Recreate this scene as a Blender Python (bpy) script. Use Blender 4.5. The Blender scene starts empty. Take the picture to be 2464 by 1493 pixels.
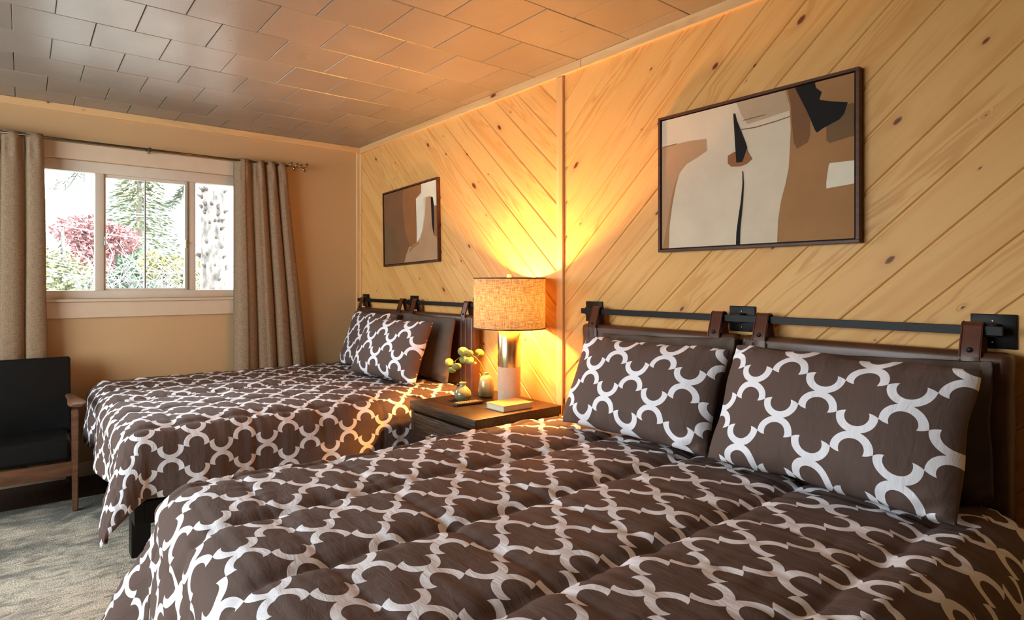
import bpy, bmesh, math, random
from mathutils import Vector, Matrix, noise
random.seed(7)
PI = math.pi
S = bpy.context.scene
COL = S.collection

# ------------------------------------------------------------------ camera, world, lights, exposure
cam_d = bpy.data.cameras.new('camera'); cam = bpy.data.objects.new('camera', cam_d); COL.objects.link(cam)
cam_d.sensor_width = 36.0; cam_d.lens = 1405.4 / 2464 * 36.0
cam_d.shift_x = (1232 - 1032) / 2464; cam_d.shift_y = (682 - 746.5) / 2464
cam_d.clip_start = 0.02; cam_d.clip_end = 400
cam.location = (4.389, -2.34, 1.25)
cam.rotation_euler = (PI / 2, 0, math.atan2(0.8219, 0.5696))
S.camera = cam
S.view_settings.view_transform = 'Standard'
S.view_settings.look = 'None'
S.view_settings.gamma = 1.0
S.view_settings.use_curve_mapping = False
S.view_settings.exposure = 0.35
S.cycles.use_denoising = True
S.cycles.max_bounces = 10
S.cycles.diffuse_bounces = 6
S.cycles.transmission_bounces = 8
S.cycles.transparent_max_bounces = 12
S.cycles.sample_clamp_indirect = 6.0
S.cycles.caustics_reflective = False
S.cycles.caustics_refractive = False

W = bpy.data.worlds.new('overcast_sky'); S.world = W; W.use_nodes = True
bg = W.node_tree.nodes['Background']
bg.inputs['Color'].default_value = (0.93, 0.96, 1.0, 1); bg.inputs['Strength'].default_value = 12.0

def portal(name, loc, rot, sx, sy):
    # guides sky light through a real opening (emits nothing itself)
    d = bpy.data.lights.new(name, 'AREA'); d.shape = 'RECTANGLE'; d.size = sx; d.size_y = sy
    d.cycles.is_portal = True
    o = bpy.data.objects.new(name, d); COL.objects.link(o); o.location = loc; o.rotation_euler = rot
    return o
portal('window_portal', (-0.16, -1.645, 1.60), (0, -PI / 2, 0), 0.92, 1.44)
portal('rear_window_portal', (2.0, -4.76, 1.45), (PI / 2, 0, 0), 2.8, 1.5)
LAMP = (2.063, -0.205)
LAMP_WATTS = 92
LAMP_COLOR = (1.0, 0.43, 0.095)

# ------------------------------------------------------------------ helpers
class NT:
    def __init__(s, name, rough=0.6, metal=0.0):
        s.m = bpy.data.materials.new(name); s.m.use_nodes = True
        s.n = s.m.node_tree.nodes; s.l = s.m.node_tree.links
        s.b = s.n['Principled BSDF']; s.out = s.n['Material Output']
        s.b.inputs['Roughness'].default_value = rough; s.b.inputs['Metallic'].default_value = metal
    def node(s, t, **kw):
        n = s.n.new(t)
        for k, v in kw.items(): setattr(n, k, v)
        return n
    def put(s, sock, v):
        if isinstance(v, bpy.types.NodeSocket): s.l.new(v, sock)
        elif v is not None:
            try: sock.default_value = v
            except Exception: sock.default_value = (v, v, v)
    def M(s, op, a, b=None, c=None):
        n = s.node('ShaderNodeMath', operation=op); s.put(n.inputs[0], a)
        if b is not None: s.put(n.inputs[1], b)
        if c is not None: s.put(n.inputs[2], c)
        return n.outputs[0]
    def noise(s, vec, scale, detail=4, rough=0.55, dist=0.0):
        n = s.node('ShaderNodeTexNoise'); s.put(n.inputs['Vector'], vec)
        n.inputs['Scale'].default_value = scale; n.inputs['Detail'].default_value = detail
        n.inputs['Roughness'].default_value = rough; n.inputs['Distortion'].default_value = dist
        return n.outputs['Fac']
    def mapping(s, vec, scale=(1, 1, 1), loc=(0, 0, 0)):
        n = s.node('ShaderNodeMapping'); s.put(n.inputs['Vector'], vec)
        n.inputs['Scale'].default_value = scale; n.inputs['Location'].default_value = loc
        return n.outputs[0]
    def coord(s, kind='Object'): return s.node('ShaderNodeTexCoord').outputs[kind]
    def mix(s, f, a, b, mode='MIX'):
        n = s.node('ShaderNodeMix', data_type='RGBA', blend_type=mode)
        s.put(n.inputs[0], f); s.put(n.inputs[6], a if not isinstance(a, tuple) else (*a, 1)[:4]); s.put(n.inputs[7], b if not isinstance(b, tuple) else (*b, 1)[:4])
        return n.outputs[2]
    def ramp(s, f, stops):
        n = s.node('ShaderNodeValToRGB'); s.put(n.inputs[0], f); e = n.color_ramp.elements
        while len(e) < len(stops): e.new(0.5)
        for q, (p, c) in zip(e, stops):
            q.position = p; q.color = (c, c, c, 1) if not isinstance(c, tuple) else (*c, 1)
        return n.outputs[0]
    def bump(s, h, strength=0.3, dist=0.01):
        n = s.node('ShaderNodeBump'); n.inputs['Strength'].default_value = strength
        n.inputs['Distance'].default_value = dist; s.put(n.inputs['Height'], h)
        s.l.new(n.outputs[0], s.b.inputs['Normal']); return n
    def base(s, c): s.put(s.b.inputs['Base Color'], c if not isinstance(c, tuple) else (*c, 1)[:4]); return s

def simple(name, c, rough=0.6, metal=0.0, var=0.12, scale=12, bump=0.0, bscale=60, stretch=(1, 1, 1), spec=0.22):
    t = NT(name, rough, metal); t.b.inputs['Specular IOR Level'].default_value = spec if metal < 0.5 else 0.5; co = t.mapping(t.coord(), stretch)
    n = t.noise(co, scale, 4)
    t.base(t.mix(t.ramp(n, [(0.3, 0.0), (0.7, 1.0)]), tuple(max(0, x * (1 - var)) for x in c), tuple(min(1, x * (1 + var)) for x in c)))
    if bump: t.bump(t.noise(co, bscale, 3), bump, 0.004)
    return t.m

def tag(o, label=None, cat=None, group=None, kind=None):
    if label: o['label'] = label
    if cat: o['category'] = cat
    if group: o['group'] = group
    if kind: o['kind'] = kind
    return o

def obj(name, bm, mat, parent=None, smooth=False, autos=None):
    me = bpy.data.meshes.new(name); bm.normal_update(); bm.to_mesh(me); bm.free()
    for m in (mat if isinstance(mat, (list, tuple)) else [mat]): me.materials.append(m)
    o = bpy.data.objects.new(name, me); COL.objects.link(o)
    if smooth:
        for p in me.polygons: p.use_smooth = True
        if autos is not None and hasattr(me, 'set_sharp_from_angle'): me.set_sharp_from_angle(angle=autos)
    if parent is not None: o.parent = parent
    return o

def thing(name, label, cat, loc=(0, 0, 0), rz=0, group=None):
    o = bpy.data.objects.new(name, None); COL.objects.link(o)
    o.location = loc; o.rotation_euler = (0, 0, rz); o.empty_display_size = 0.1
    return tag(o, label, cat, group)

def bx(bm, x0, x1, y0, y1, z0, z1, bev=0.0, seg=2, mi=0, M=None):
    b = bmesh.new()
    bmesh.ops.create_cube(b, size=1)
    bmesh.ops.transform(b, matrix=Matrix.Translation(((x0 + x1) / 2, (y0 + y1) / 2, (z0 + z1) / 2)) @ Matrix.Diagonal((abs(x1 - x0), abs(y1 - y0), abs(z1 - z0), 1)), verts=b.verts)
    if bev: bmesh.ops.bevel(b, geom=b.edges[:], offset=bev, segments=seg, affect='EDGES', profile=0.5)
    if M is not None: bmesh.ops.transform(b, matrix=M, verts=b.verts)
    merge(bm, b, mi)
    return bm

def merge(bm, b, mi=0):
    vm = {v: bm.verts.new(v.co) for v in b.verts}
    for f in b.faces:
        try:
            nf = bm.faces.new([vm[v] for v in f.verts]); nf.material_index = mi; nf.smooth = f.smooth
        except ValueError: pass
    b.free()

def lathe(bm, prof, cx=0, cy=0, seg=48, cap=True):
    rings = []
    for r, z in prof:
        rings.append([bm.verts.new((cx + r * math.cos(2 * PI * i / seg), cy + r * math.sin(2 * PI * i / seg), z)) for i in range(seg)])
    for a, b in zip(rings, rings[1:]):
        for i in range(seg):
            bm.faces.new((a[i], a[(i + 1) % seg], b[(i + 1) % seg], b[i]))
    if cap:
        bm.faces.new(rings[0][::-1]); bm.faces.new(rings[-1])
    return bm

def tube(bm, pts, rad, seg=8, cap=True):
    pts = [Vector(p) for p in pts]; rings = []
    n = len(pts)
    up = Vector((0, 0, 1))
    for i, p in enumerate(pts):
        d = (pts[min(i + 1, n - 1)] - pts[max(i - 1, 0)]).normalized()
        a = d.cross(up)
        if a.length < 1e-3: a = d.cross(Vector((1, 0, 0)))
        a.normalize(); c = a.cross(d).normalized()
        r = rad[i] if isinstance(rad, (list, tuple)) else rad
        rings.append([bm.verts.new(p + a * r * math.cos(2 * PI * k / seg) + c * r * math.sin(2 * PI * k / seg)) for k in range(seg)])
    for A, B in zip(rings, rings[1:]):
        for k in range(seg): bm.faces.new((A[k], A[(k + 1) % seg], B[(k + 1) % seg], B[k]))
    if cap: bm.faces.new(rings[0][::-1]); bm.faces.new(rings[-1])
    return bm

def struct(name, bm, mat, **kw): return tag(obj(name, bm, mat, **kw), kind='structure')
def boxobj(name, dims, mat, parent=None, bev=0.004, smooth=True, seg=2):
    return obj(name, bx(bmesh.new(), *dims, bev=bev, seg=seg), mat, parent, smooth, 0.7)

def nz(x, y, z=0): return noise.noise(Vector((x, y, z)))

# ------------------------------------------------------------------ materials
def pine(name, knots=True, light=(0.80, 0.475, 0.165), dark=(0.55, 0.235, 0.055), uvscale=1.0):
    """knotty pine: grain runs along the u axis of the UV map, every plank has its own offset baked into its UVs"""
    t = NT(name, 0.45); t.b.inputs['Specular IOR Level'].default_value = 0.22
    uv = t.node('ShaderNodeUVMap').outputs[0]
    sep = t.node('ShaderNodeSeparateXYZ'); t.put(sep.inputs[0], uv); u, v = sep.outputs[0], sep.outputs[1]
    attr = t.node('ShaderNodeAttribute', attribute_name='plank').outputs['Fac']
    # knots
    kv = t.mapping(uv, (3.6, 7.8, 1))
    vo = t.node('ShaderNodeTexVoronoi', feature='F1'); t.put(vo.inputs['Vector'], kv); vo.inputs['Scale'].default_value = 1.0
    vo.voronoi_dimensions = '2D'
    cr = t.node('ShaderNodeSeparateColor'); t.put(cr.inputs[0], vo.outputs['Color'])
    size = t.M('MULTIPLY', t.M('GREATER_THAN', cr.outputs[0], 0.52), t.M('MULTIPLY_ADD', t.M('POWER', cr.outputs[1], 2.5), 0.085, 0.018))
    dist = vo.outputs['Distance']
    wob = t.M('MULTIPLY', t.M('SUBTRACT', t.noise(uv, 26, 3), 0.5), 0.05)
    d2 = t.M('ADD', dist, wob)
    ratio = t.M('DIVIDE', d2, t.M('MAXIMUM', size, 0.0001))
    core = t.ramp(ratio, [(0.55, 1.0), (0.95, 0.55), (1.0, 0.0)])
    on = t.M('GREATER_THAN', size, 0.001)
    core = t.M('MULTIPLY', core, on)
    halo = t.M('MULTIPLY', t.ramp(t.M('DIVIDE', dist, t.M('MAXIMUM', t.M('MULTIPLY', size, 5.0), 0.0001)), [(0.0, 1.0), (1.0, 0.0)]), on)
    # long grain
    gv = t.node('ShaderNodeCombineXYZ')
    t.put(gv.inputs[0], t.M('MULTIPLY', u, 0.7)); t.put(gv.inputs[1], t.M('MULTIPLY_ADD', halo, 0.35, t.M('MULTIPLY', v, 7.0))); t.put(gv.inputs[2], attr)
    g1 = t.noise(gv.outputs[0], 1.6, 3, 0.5, 0.6)
    rings = t.M('SINE', t.M('MULTIPLY', g1, 52.0))
    rings = t.ramp(t.M('MULTIPLY_ADD', rings, 0.5, 0.5), [(0.25, 0.0), (0.95, 1.0)])
    fv = t.node('ShaderNodeCombineXYZ'); t.put(fv.inputs[0], t.M('MULTIPLY', u, 9.0)); t.put(fv.inputs[1], t.M('MULTIPLY', v, 260.0)); t.put(fv.inputs[2], attr)
    fine = t.noise(fv.outputs[0], 1.0, 3)
    broad = t.noise(gv.outputs[0], 1.3, 2)
    streak = t.M('MULTIPLY', rings, t.ramp(broad, [(0.42, 0.05), (0.62, 0.62)]))
    col = t.mix(streak, light, dark)
    col = t.mix(t.M('MULTIPLY', fine, 0.22), col, dark)
    hv = t.node('ShaderNodeCombineXYZ'); t.put(hv.inputs[0], t.M('MULTIPLY', u, 0.45)); t.put(hv.inputs[1], t.M('MULTIPLY', v, 9.0)); t.put(hv.inputs[2], t.M('MULTIPLY', attr, 17.0))
    heart = t.ramp(t.noise(hv.outputs[0], 1.0, 3, 0.5, 0.4), [(0.50, 0.0), (0.66, 0.62)])
    col = t.mix(heart, col, (0.66, 0.31, 0.085))
    tone = t.M('MULTIPLY_ADD', t.M('FRACT', t.M('MULTIPLY', attr, 7.31)), 0.26, 0.0)
    col = t.mix(tone, col, (0.70, 0.36, 0.11))
    if knots:
        col = t.mix(t.M('MULTIPLY', t.M('POWER', halo, 2.0), 0.55), col, (0.50, 0.20, 0.06))
        col = t.mix(core, col, (0.16, 0.045, 0.015))
    t.base(col)
    t.bump(t.M('ADD', t.M('MULTIPLY', fine, 0.4), t.M('MULTIPLY', core, -1.0)), 0.15, 0.002)
    return t.m

M_PINE = pine('knotty_pine_boards')
M_TRIM = pine('pine_trim', True, (0.84, 0.60, 0.32), (0.70, 0.42, 0.18))

def trellis(name, brown=(0.120, 0.080, 0.068), white=(0.88, 0.89, 0.95)):
    t = NT(name, 0.72)
    uv = t.node('ShaderNodeUVMap').outputs[0]
    sep = t.node('ShaderNodeSeparateXYZ'); t.put(sep.inputs[0], uv); U, V = sep.outputs[0], sep.outputs[1]
    a, b = 0.1065, 0.108
    Rr, rho, w = 0.0534, 0.0507, 0.0215
    thJ = math.atan2(a / 2, rho - b / 2); k = 0.36
    res = []
    for ox, oy in ((0, 0), (a, b)):
        qx = t.M('ABSOLUTE', t.M('WRAP', t.M('ADD', U, ox), a, -a))
        qy = t.M('ABSOLUTE', t.M('WRAP', t.M('ADD', V, oy), b, -b))
        dy = t.M('SUBTRACT', rho, qy)
        r = t.M('SQRT', t.M('ADD', t.M('MULTIPLY', qx, qx), t.M('MULTIPLY', dy, dy)))
        th = t.M('ARCTAN2', qx, dy)
        lim = t.M('MULTIPLY_ADD', t.M('SUBTRACT', Rr, r), k / w, thJ)
        m = t.M('MULTIPLY', t.M('LESS_THAN', r, Rr), t.M('GREATER_THAN', r, Rr - w))
        res.append(t.M('MULTIPLY', m, t.M('LESS_THAN', th, lim)))
    f = t.M('MAXIMUM', res[0], res[1])
    t.base(t.mix(f, brown, white))
    t.b.inputs['Roughness'].default_value = 0.8; t.b.inputs['Specular IOR Level'].default_value = 0.25
    wr = t.noise(t.mapping(uv, (1, 0.35, 1)), 34, 4, 0.6, 0.6)
    wr2 = t.noise(uv, 900, 1)
    t.bump(t.M('ADD', wr, t.M('MULTIPLY', wr2, 0.05)), 0.35, 0.012)
    return t.m
M_TREL = trellis('brown_white_trellis_print')
M_TAUPE = simple('taupe_pillowcase', (0.10, 0.074, 0.058), 0.7, bump=0.3, bscale=20)

def m_wall():
    t = NT('beige_wall_paint', 0.55); co = t.coord()
    t.base(t.mix(t.noise(co, 2.0, 2), (0.58, 0.395, 0.20), (0.63, 0.43, 0.225)))
    t.bump(t.noise(co, 260, 2), 0.12, 0.002); return t.m
M_WALL = m_wall()
M_CASING = simple('cream_casing_paint', (0.72, 0.58, 0.42), 0.45, var=0.03)
M_VINYL = simple('white_window_vinyl', (0.70, 0.63, 0.52), 0.35, var=0.03)
def m_ceiling():
    t = NT('grey_ceiling_tile', 0.34)
    co = t.coord(); attr = t.node('ShaderNodeAttribute', attribute_name='plank').outputs['Fac']
    c = t.mix(attr, (0.235, 0.210, 0.180), (0.28, 0.25, 0.215))
    c = t.mix(t.M('MULTIPLY', t.ramp(t.noise(co, 3, 3), [(0.4, 0.0), (0.7, 1.0)]), 0.4), c, (0.32, 0.295, 0.265))
    t.base(c)
    t.bump(t.noise(t.mapping(co, (1, 1, 1)), 120, 4, 0.6), 0.22, 0.003)
    t.put(t.b.inputs['Roughness'], t.M('MULTIPLY_ADD', t.noise(co, 4, 3), 0.22, 0.21))
    return t.m
M_CEIL = m_ceiling()
M_CEILBACK = simple('ceiling_groove', (0.10, 0.07, 0.05), 0.6)
def m_rug():
    t = NT('distressed_daylit_rug_pile', 0.95); co = t.coord()
    n1 = t.noise(t.mapping(co, (1.6, 1.0, 1)), 2.6, 6, 0.65, 0.5)
    n2 = t.noise(t.mapping(co, (3.0, 1.0, 1)), 9, 5, 0.7, 0.8)
    n3 = t.noise(co, 140, 3, 0.7)
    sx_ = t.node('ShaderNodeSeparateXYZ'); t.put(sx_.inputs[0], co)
    band = t.M('ADD', n1, t.M('MULTIPLY', t.M('SUBTRACT', sx_.outputs[0], 1.15), 0.22))  # rear-window daylight painted into the pile colour: paler with x, darker by the chair
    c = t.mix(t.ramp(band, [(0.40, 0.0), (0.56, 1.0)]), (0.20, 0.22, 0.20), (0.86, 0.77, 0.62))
    c = t.mix(t.ramp(n2, [(0.45, 0.0), (0.62, 0.75)]), c, (0.19, 0.185, 0.15))
    c = t.mix(t.M('MULTIPLY', t.ramp(n3, [(0.35, 1.0), (0.6, 0.0)]), 0.45), c, (0.22, 0.20, 0.16))
    t.base(c); t.bump(n3, 0.8, 0.01); return t.m
M_RUG = m_rug()
M_FLOOR = simple('dark_wood_floor', (0.045, 0.025, 0.016), 0.4, var=0.4, scale=6, stretch=(1, 8, 1))
M_BLACKMETAL = simple('black_metal', (0.006, 0.0055, 0.0055), 0.45, 0.0)
def m_leather():
    t = NT('brown_leather', 0.36); co = t.coord()
    n = t.noise(co, 9, 4)
    t.base(t.mix(t.ramp(n, [(0.3, 0.0), (0.75, 1.0)]), (0.050, 0.019, 0.009), (0.105, 0.040, 0.018)))
    t.bump(t.noise(co, 160, 3), 0.18, 0.002); return t.m
M_LEATHER = m_leather()
M_STRAP = simple('strap_leather', (0.10, 0.032, 0.016), 0.3, bump=0.1)
M_BLACKLEATHER = simple('black_upholstery', (0.007, 0.0075, 0.0075), 0.5, bump=0.15, bscale=120)
M_WALNUT = simple('walnut_wood', (0.17, 0.078, 0.042), 0.38, var=0.3, scale=7, stretch=(1, 1, 6))
def m_night():
    t = NT('espresso_oak', 0.38); co = t.coord()
    g = t.noise(t.mapping(co, (5, 60, 60)), 1.6, 4, 0.6, 0.6)
    t.base(t.mix(t.ramp(g, [(0.35, 0.0), (0.7, 1.0)]), (0.010, 0.006, 0.004), (0.050, 0.026, 0.013)))
    t.bump(g, 0.7, 0.003); t.b.inputs['Specular IOR Level'].default_value = 0.4; return t.m
M_NIGHT = m_night()
def m_linen(name, c1, c2, trans=False, s=420):
    t = NT(name, 0.85); co = t.coord('Generated') if False else t.coord()
    uv = t.node('ShaderNodeUVMap').outputs[0]
    a = t.noise(t.mapping(uv, (0.12, 1, 1)), s, 2, 0.6); b = t.noise(t.mapping(uv, (1, 0.12, 1)), s, 2, 0.6)
    f = t.ramp(t.M('MULTIPLY_ADD', b, 0.5, t.M('MULTIPLY', a, 0.5)), [(0.40, 0.0), (0.60, 1.0)])
    col = t.mix(f, c1, c2); t.base(col)
    t.bump(f, 0.3, 0.001)
    if trans:
        tr = t.node('ShaderNodeBsdfTranslucent'); t.put(tr.inputs[0], t.mix(f, (0.16, 0.11, 0.06), (0.42, 0.34, 0.22)))
        mx = t.node('ShaderNodeMixShader'); mx.inputs[0].default_value = 0.045
        t.l.new(t.b.outputs[0], mx.inputs[1]); t.l.new(tr.outputs[0], mx.inputs[2]); t.l.new(mx.outputs[0], t.out.inputs[0])
    return t.m
M_SHADE = m_linen('lampshade_linen', (0.20, 0.13, 0.075), (0.40, 0.28, 0.165), True, 190)
M_CURTAIN = m_linen('curtain_linen', (0.22, 0.145, 0.085), (0.34, 0.235, 0.14), False, 260)
def m_brass():
    t = NT('brushed_brass', 0.26, 1.0); co = t.mapping(t.coord(), (1, 1, 0.03))
    t.base(t.mix(t.noise(co, 300, 2), (0.62, 0.46, 0.24), (0.78, 0.60, 0.34))); t.bump(t.noise(co, 300, 2), 0.05, 0.001); return t.m
M_BRASS = m_brass()
M_CONCRETE = simple('pale_stone', (0.52, 0.44, 0.33), 0.85, var=0.06, scale=60, bump=0.12, bscale=200)
M_CHROME = simple('satin_nickel', (0.66, 0.63, 0.58), 0.22, 1.0, var=0.02)
for m_ in (M_BLACKMETAL, M_BLACKLEATHER): m_.node_tree.nodes['Principled BSDF'].inputs['Specular IOR Level'].default_value = 0.22
M_GLAZE_D = None
def m_glaze(name, c1, c2, z0, z1):
    t = NT(name, 0.10); sep = t.node('ShaderNodeSeparateXYZ'); t.put(sep.inputs[0], t.coord())
    f = t.ramp(t.M('DIVIDE', t.M('SUBTRACT', sep.outputs[2], z0), z1 - z0), [(0.2, 0.0), (0.75, 1.0)])
    sp = t.ramp(t.noise(t.coord(), 160, 2), [(0.56, 0.0), (0.70, 0.5)])
    t.base(t.mix(sp, t.mix(f, c1, c2), (0.16, 0.14, 0.07)))
    t.b.inputs['Coat Weight'].default_value = 0.6; return t.m
M_GLAZE_D = m_glaze('sage_green_glaze', (0.11, 0.13, 0.06), (0.30, 0.29, 0.15), 0, 0.09)
M_GLAZE_L = m_glaze('pale_green_glaze', (0.24, 0.25, 0.13), (0.44, 0.41, 0.22), 0, 0.12)
M_LEAF = simple('eucalyptus_leaf', (0.35, 0.42, 0.13), 0.5, var=0.25, scale=40)
M_STEM = simple('green_stem', (0.20, 0.20, 0.08), 0.5)
M_COVER = simple('tan_book_cloth', (0.50, 0.32, 0.17), 0.7, var=0.08)
M_PAGES = simple('page_edges', (0.70, 0.62, 0.48), 0.8, var=0.15, scale=60, stretch=(1, 1, 14))
M_REMOTE = simple('dark_remote_plastic', (0.06, 0.045, 0.035), 0.4)
M_BUTTON = simple('remote_button', (0.30, 0.24, 0.17), 0.5)
M_FRAME = simple('walnut_picture_frame', (0.085, 0.034, 0.018), 0.4, var=0.25, stretch=(1, 1, 5))
M_BLACK = simple('black_liner', (0.008, 0.007, 0.006), 0.6)
def m_glass():
    t = NT('window_glass', 0.0)
    g = t.node('ShaderNodeBsdfGlossy'); g.inputs['Roughness'].default_value = 0.02
    tr = t.node('ShaderNodeBsdfTransparent'); tr.inputs[0].default_value = (0.96, 0.98, 0.97, 1)
    fr = t.node('ShaderNodeFresnel'); fr.inputs[0].default_value = 1.3
    mx = t.node('ShaderNodeMixShader'); t.l.new(fr.outputs[0], mx.inputs[0]); t.l.new(tr.outputs[0], mx.inputs[1]); t.l.new(g.outputs[0], mx.inputs[2])
    t.l.new(mx.outputs[0], t.out.inputs[0]); return t.m
M_GLASS = m_glass()
def m_emit(name, c, s):
    t = NT(name); e = t.node('ShaderNodeEmission'); e.inputs[0].default_value = (*c, 1); e.inputs[1].default_value = s
    t.l.new(e.outputs[0], t.out.inputs[0]); return t.m
M_BULB = m_emit('glowing_bulb', (1.0, 0.62, 0.25), 8)

# ------------------------------------------------------------------ room shell
XR, YB, ZC = 6.3, -4.6, 2.39
struct('floor', bx(bmesh.new(), -0.15, XR + 0.15, YB - 0.15, 0.15, -0.12, 0.0), M_FLOOR)

# window wall with its opening
WY0, WY1, WZ0, WZ1 = -2.36, -0.93, 1.148, 2.047
bm = bmesh.new()
for y0, y1, z0, z1 in ((YB, WY0, 0, ZC), (WY1, 0, 0, ZC), (WY0, WY1, 0, WZ0), (WY0, WY1, WZ1, ZC)):
    bx(bm, -0.15, 0.0, y0, y1, z0, z1)
struct('wall_left', bm, M_WALL)
struct('wall_right', bx(bmesh.new(), XR, XR + 0.15, YB, 0.15, 0, ZC), M_WALL)
RW = (0.6, 3.4, 0.7, 2.2)   # glazed opening behind the camera
bm = bmesh.new()
for x0, x1, z0, z1 in ((-0.15, RW[0], 0, ZC), (RW[1], XR + 0.15, 0, ZC), (RW[0], RW[1], 0, RW[2]), (RW[0], RW[1], RW[3], ZC)):
    bx(bm, x0, x1, YB - 0.15, YB, z0, z1)
struct('wall_back', bm, M_WALL)
bm = bmesh.new()
for x0, x1, z0, z1 in ((RW[0], RW[1], RW[2], RW[2] + .05), (RW[0], RW[1], RW[3] - .05, RW[3]), (RW[0], RW[0] + .05, RW[2], RW[3]), (RW[1] - .05, RW[1], RW[2], RW[3]), (1.97, 2.03, RW[2], RW[3])):
    bx(bm, x0, x1, YB - 0.12, YB - 0.04, z0, z1)
w2 = struct('window_2', bm, M_VINYL)
obj('pane', bx(bmesh.new(), RW[0], RW[1], YB - 0.086, YB - 0.08, RW[2], RW[3]), M_GLASS, w2)

# ceiling: staggered tiles with grooves
bm = bmesh.new(); lay = bm.faces.layers.float.new('plank')
T = 0.3048; g = 0.0012; bv = 0.0028
def slab_tile(bm, x0, x1, y0, y1, z):
    x0 = max(x0, 0.0); y1 = min(y1, 0.0)
    if x1 - x0 < 0.02 or y1 - y0 < 0.02: return
    r = random.random()
    o = [(x0 + g, y0 + g), (x1 - g, y0 + g), (x1 - g, y1 - g), (x0 + g, y1 - g)]
    i = [(x0 + g + bv, y0 + g + bv), (x1 - g - bv, y0 + g + bv), (x1 - g - bv, y1 - g - bv), (x0 + g + bv, y1 - g - bv)]
    dz = random.uniform(-0.0008, 0.0008)
    tl = [bm.verts.new((*p, z + 0.010)) for p in o]; ou = [bm.verts.new((*p, z + bv)) for p in o]
    inn = [bm.verts.new((*p, z + dz)) for p in i]
    for k in range(4):
        for A, B in ((tl, ou), (ou, inn)):
            f = bm.faces.new((A[k], B[k], B[(k + 1) % 4], A[(k + 1) % 4])); f[lay] = r
    f = bm.faces.new(inn[::-1]); f[lay] = r
for i in range(-10, 13):
    x0 = 2.678 + i * T
    if x0 > XR or x0 + T < 0: continue
    off = -0.555 + (0 if i % 2 else T / 2)
    for j in range(-15, 4):
        slab_tile(bm, x0, min(x0 + T, XR), off + j * T, off + (j + 1) * T, ZC)
bmesh.ops.recalc_face_normals(bm, faces=bm.faces)
n_t = len(bm.faces)
bx(bm, -0.15, XR + 0.15, YB - 0.15, 0.15, ZC + 0.010, ZC + 0.14, mi=1)
struct('ceiling', bm, [M_CEIL, M_CEILBACK])

# knotty pine wall: diagonal boards with grooves
def clip(poly, a, b, c):      # keep a*x+b*z<=c
    out = []
    for i in range(len(poly)):
        p, q = poly[i], poly[(i + 1) % len(poly)]
        dp, dq = a * p[0] + b * p[1] - c, a * q[0] + b * q[1] - c
        if dp <= 0: out.append(p)
        if dp * dq < 0:
            t = dp / (dp - dq); out.append((p[0] + (q[0] - p[0]) * t, p[1] + (q[1] - p[1]) * t))
    return out
def inset(poly, d):
    r = list(poly); n = len(poly)
    ar = sum(poly[i][0] * poly[(i + 1) % n][1] - poly[(i + 1) % n][0] * poly[i][1] for i in range(n))
    if ar < 0: poly = poly[::-1]
    r = list(poly)
    for i in range(n):
        p, q = poly[i], poly[(i + 1) % n]
        dx, dz = q[0] - p[0], q[1] - p[1]; L = math.hypot(dx, dz)
        if L < 1e-6: continue
        a, b = dz / L, -dx / L
        r = clip(r, a, b, a * p[0] + b * p[1] - d)
        if len(r) < 3: return None
    return r
def boards(bm, x0, x1, z0, z1, sign, anchor, lay, uvl, idx0):
    w = 0.1272 * math.sqrt(2)      # spacing measured vertically
    rect = [(x0, z0), (x1, z0), (x1, z1), (x0, z1)]
    # groove lines: z - sign*(x - anchor_x) = c
    ax, az = anchor
    cs = [z - sign * (x - ax) - az for x, z in rect]
    k0, k1 = math.floor(min(cs) / w), math.ceil(max(cs) / w)
    s2 = math.sqrt(0.5)
    for k in range(k0, k1):
        lo, hi = k * w + az, (k + 1) * w + az
        p = clip(rect, -sign, 1, hi - sign * ax)
        p = clip(p, sign, -1, -(lo - sign * ax)) if len(p) > 2 else []
        if len(p) < 3: continue
        front = inset(p, 0.0078)
        outer = inset(p, 0.0034)
        if not front or not outer: continue
        rnd = random.random(); ou, ov = random.uniform(0, 60), (idx0 + k) * 3.37 + 50
        def mk(poly, y): return [bm.verts.new((x, y, z)) for x, z in poly]
        A = mk(front, -0.012)
        f = bm.faces.new(A); f[lay] = rnd
        fs = [f]
        B = mk(outer, -0.0075)
        if len(A) == len(B):
            for i in range(len(A)):
                fs.append(bm.faces.new((A[i], A[(i + 1) % len(A)], B[(i + 1) % len(A)], B[i])))
        else:
            f2 = bm.faces.new(B); fs.append(f2)
        for f in fs:
            f[lay] = rnd
            for l in f.loops:
                x, z = l.vert.co.x, l.vert.co.z
                l[uvl].uv = (s2 * (x + sign * z) + ou, s2 * (z - sign * x) + ov)
    return bm
bm = bmesh.new(); lay = bm.faces.layers.float.new('plank'); uvl = bm.loops.layers.uv.new('UVMap')
boards(bm, 0.0, 2.238, 0.0, ZC, -1, (2.229, 2.21), lay, uvl, 0)
boards(bm, 2.272, XR, 0.0, ZC, 1, (2.278, 2.019), lay, uvl, 200)
bmesh.ops.recalc_face_normals(bm, faces=bm.faces)
for f in bm.faces:
    if f.normal.y > 0.05: f.normal_flip()
b2 = bmesh.new(); bx(b2, -0.15, XR + 0.15, -0.007, 0.15, 0, ZC)
merge(bm, b2, 0)
struct('wall_wood', bm, M_PINE)

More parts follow.
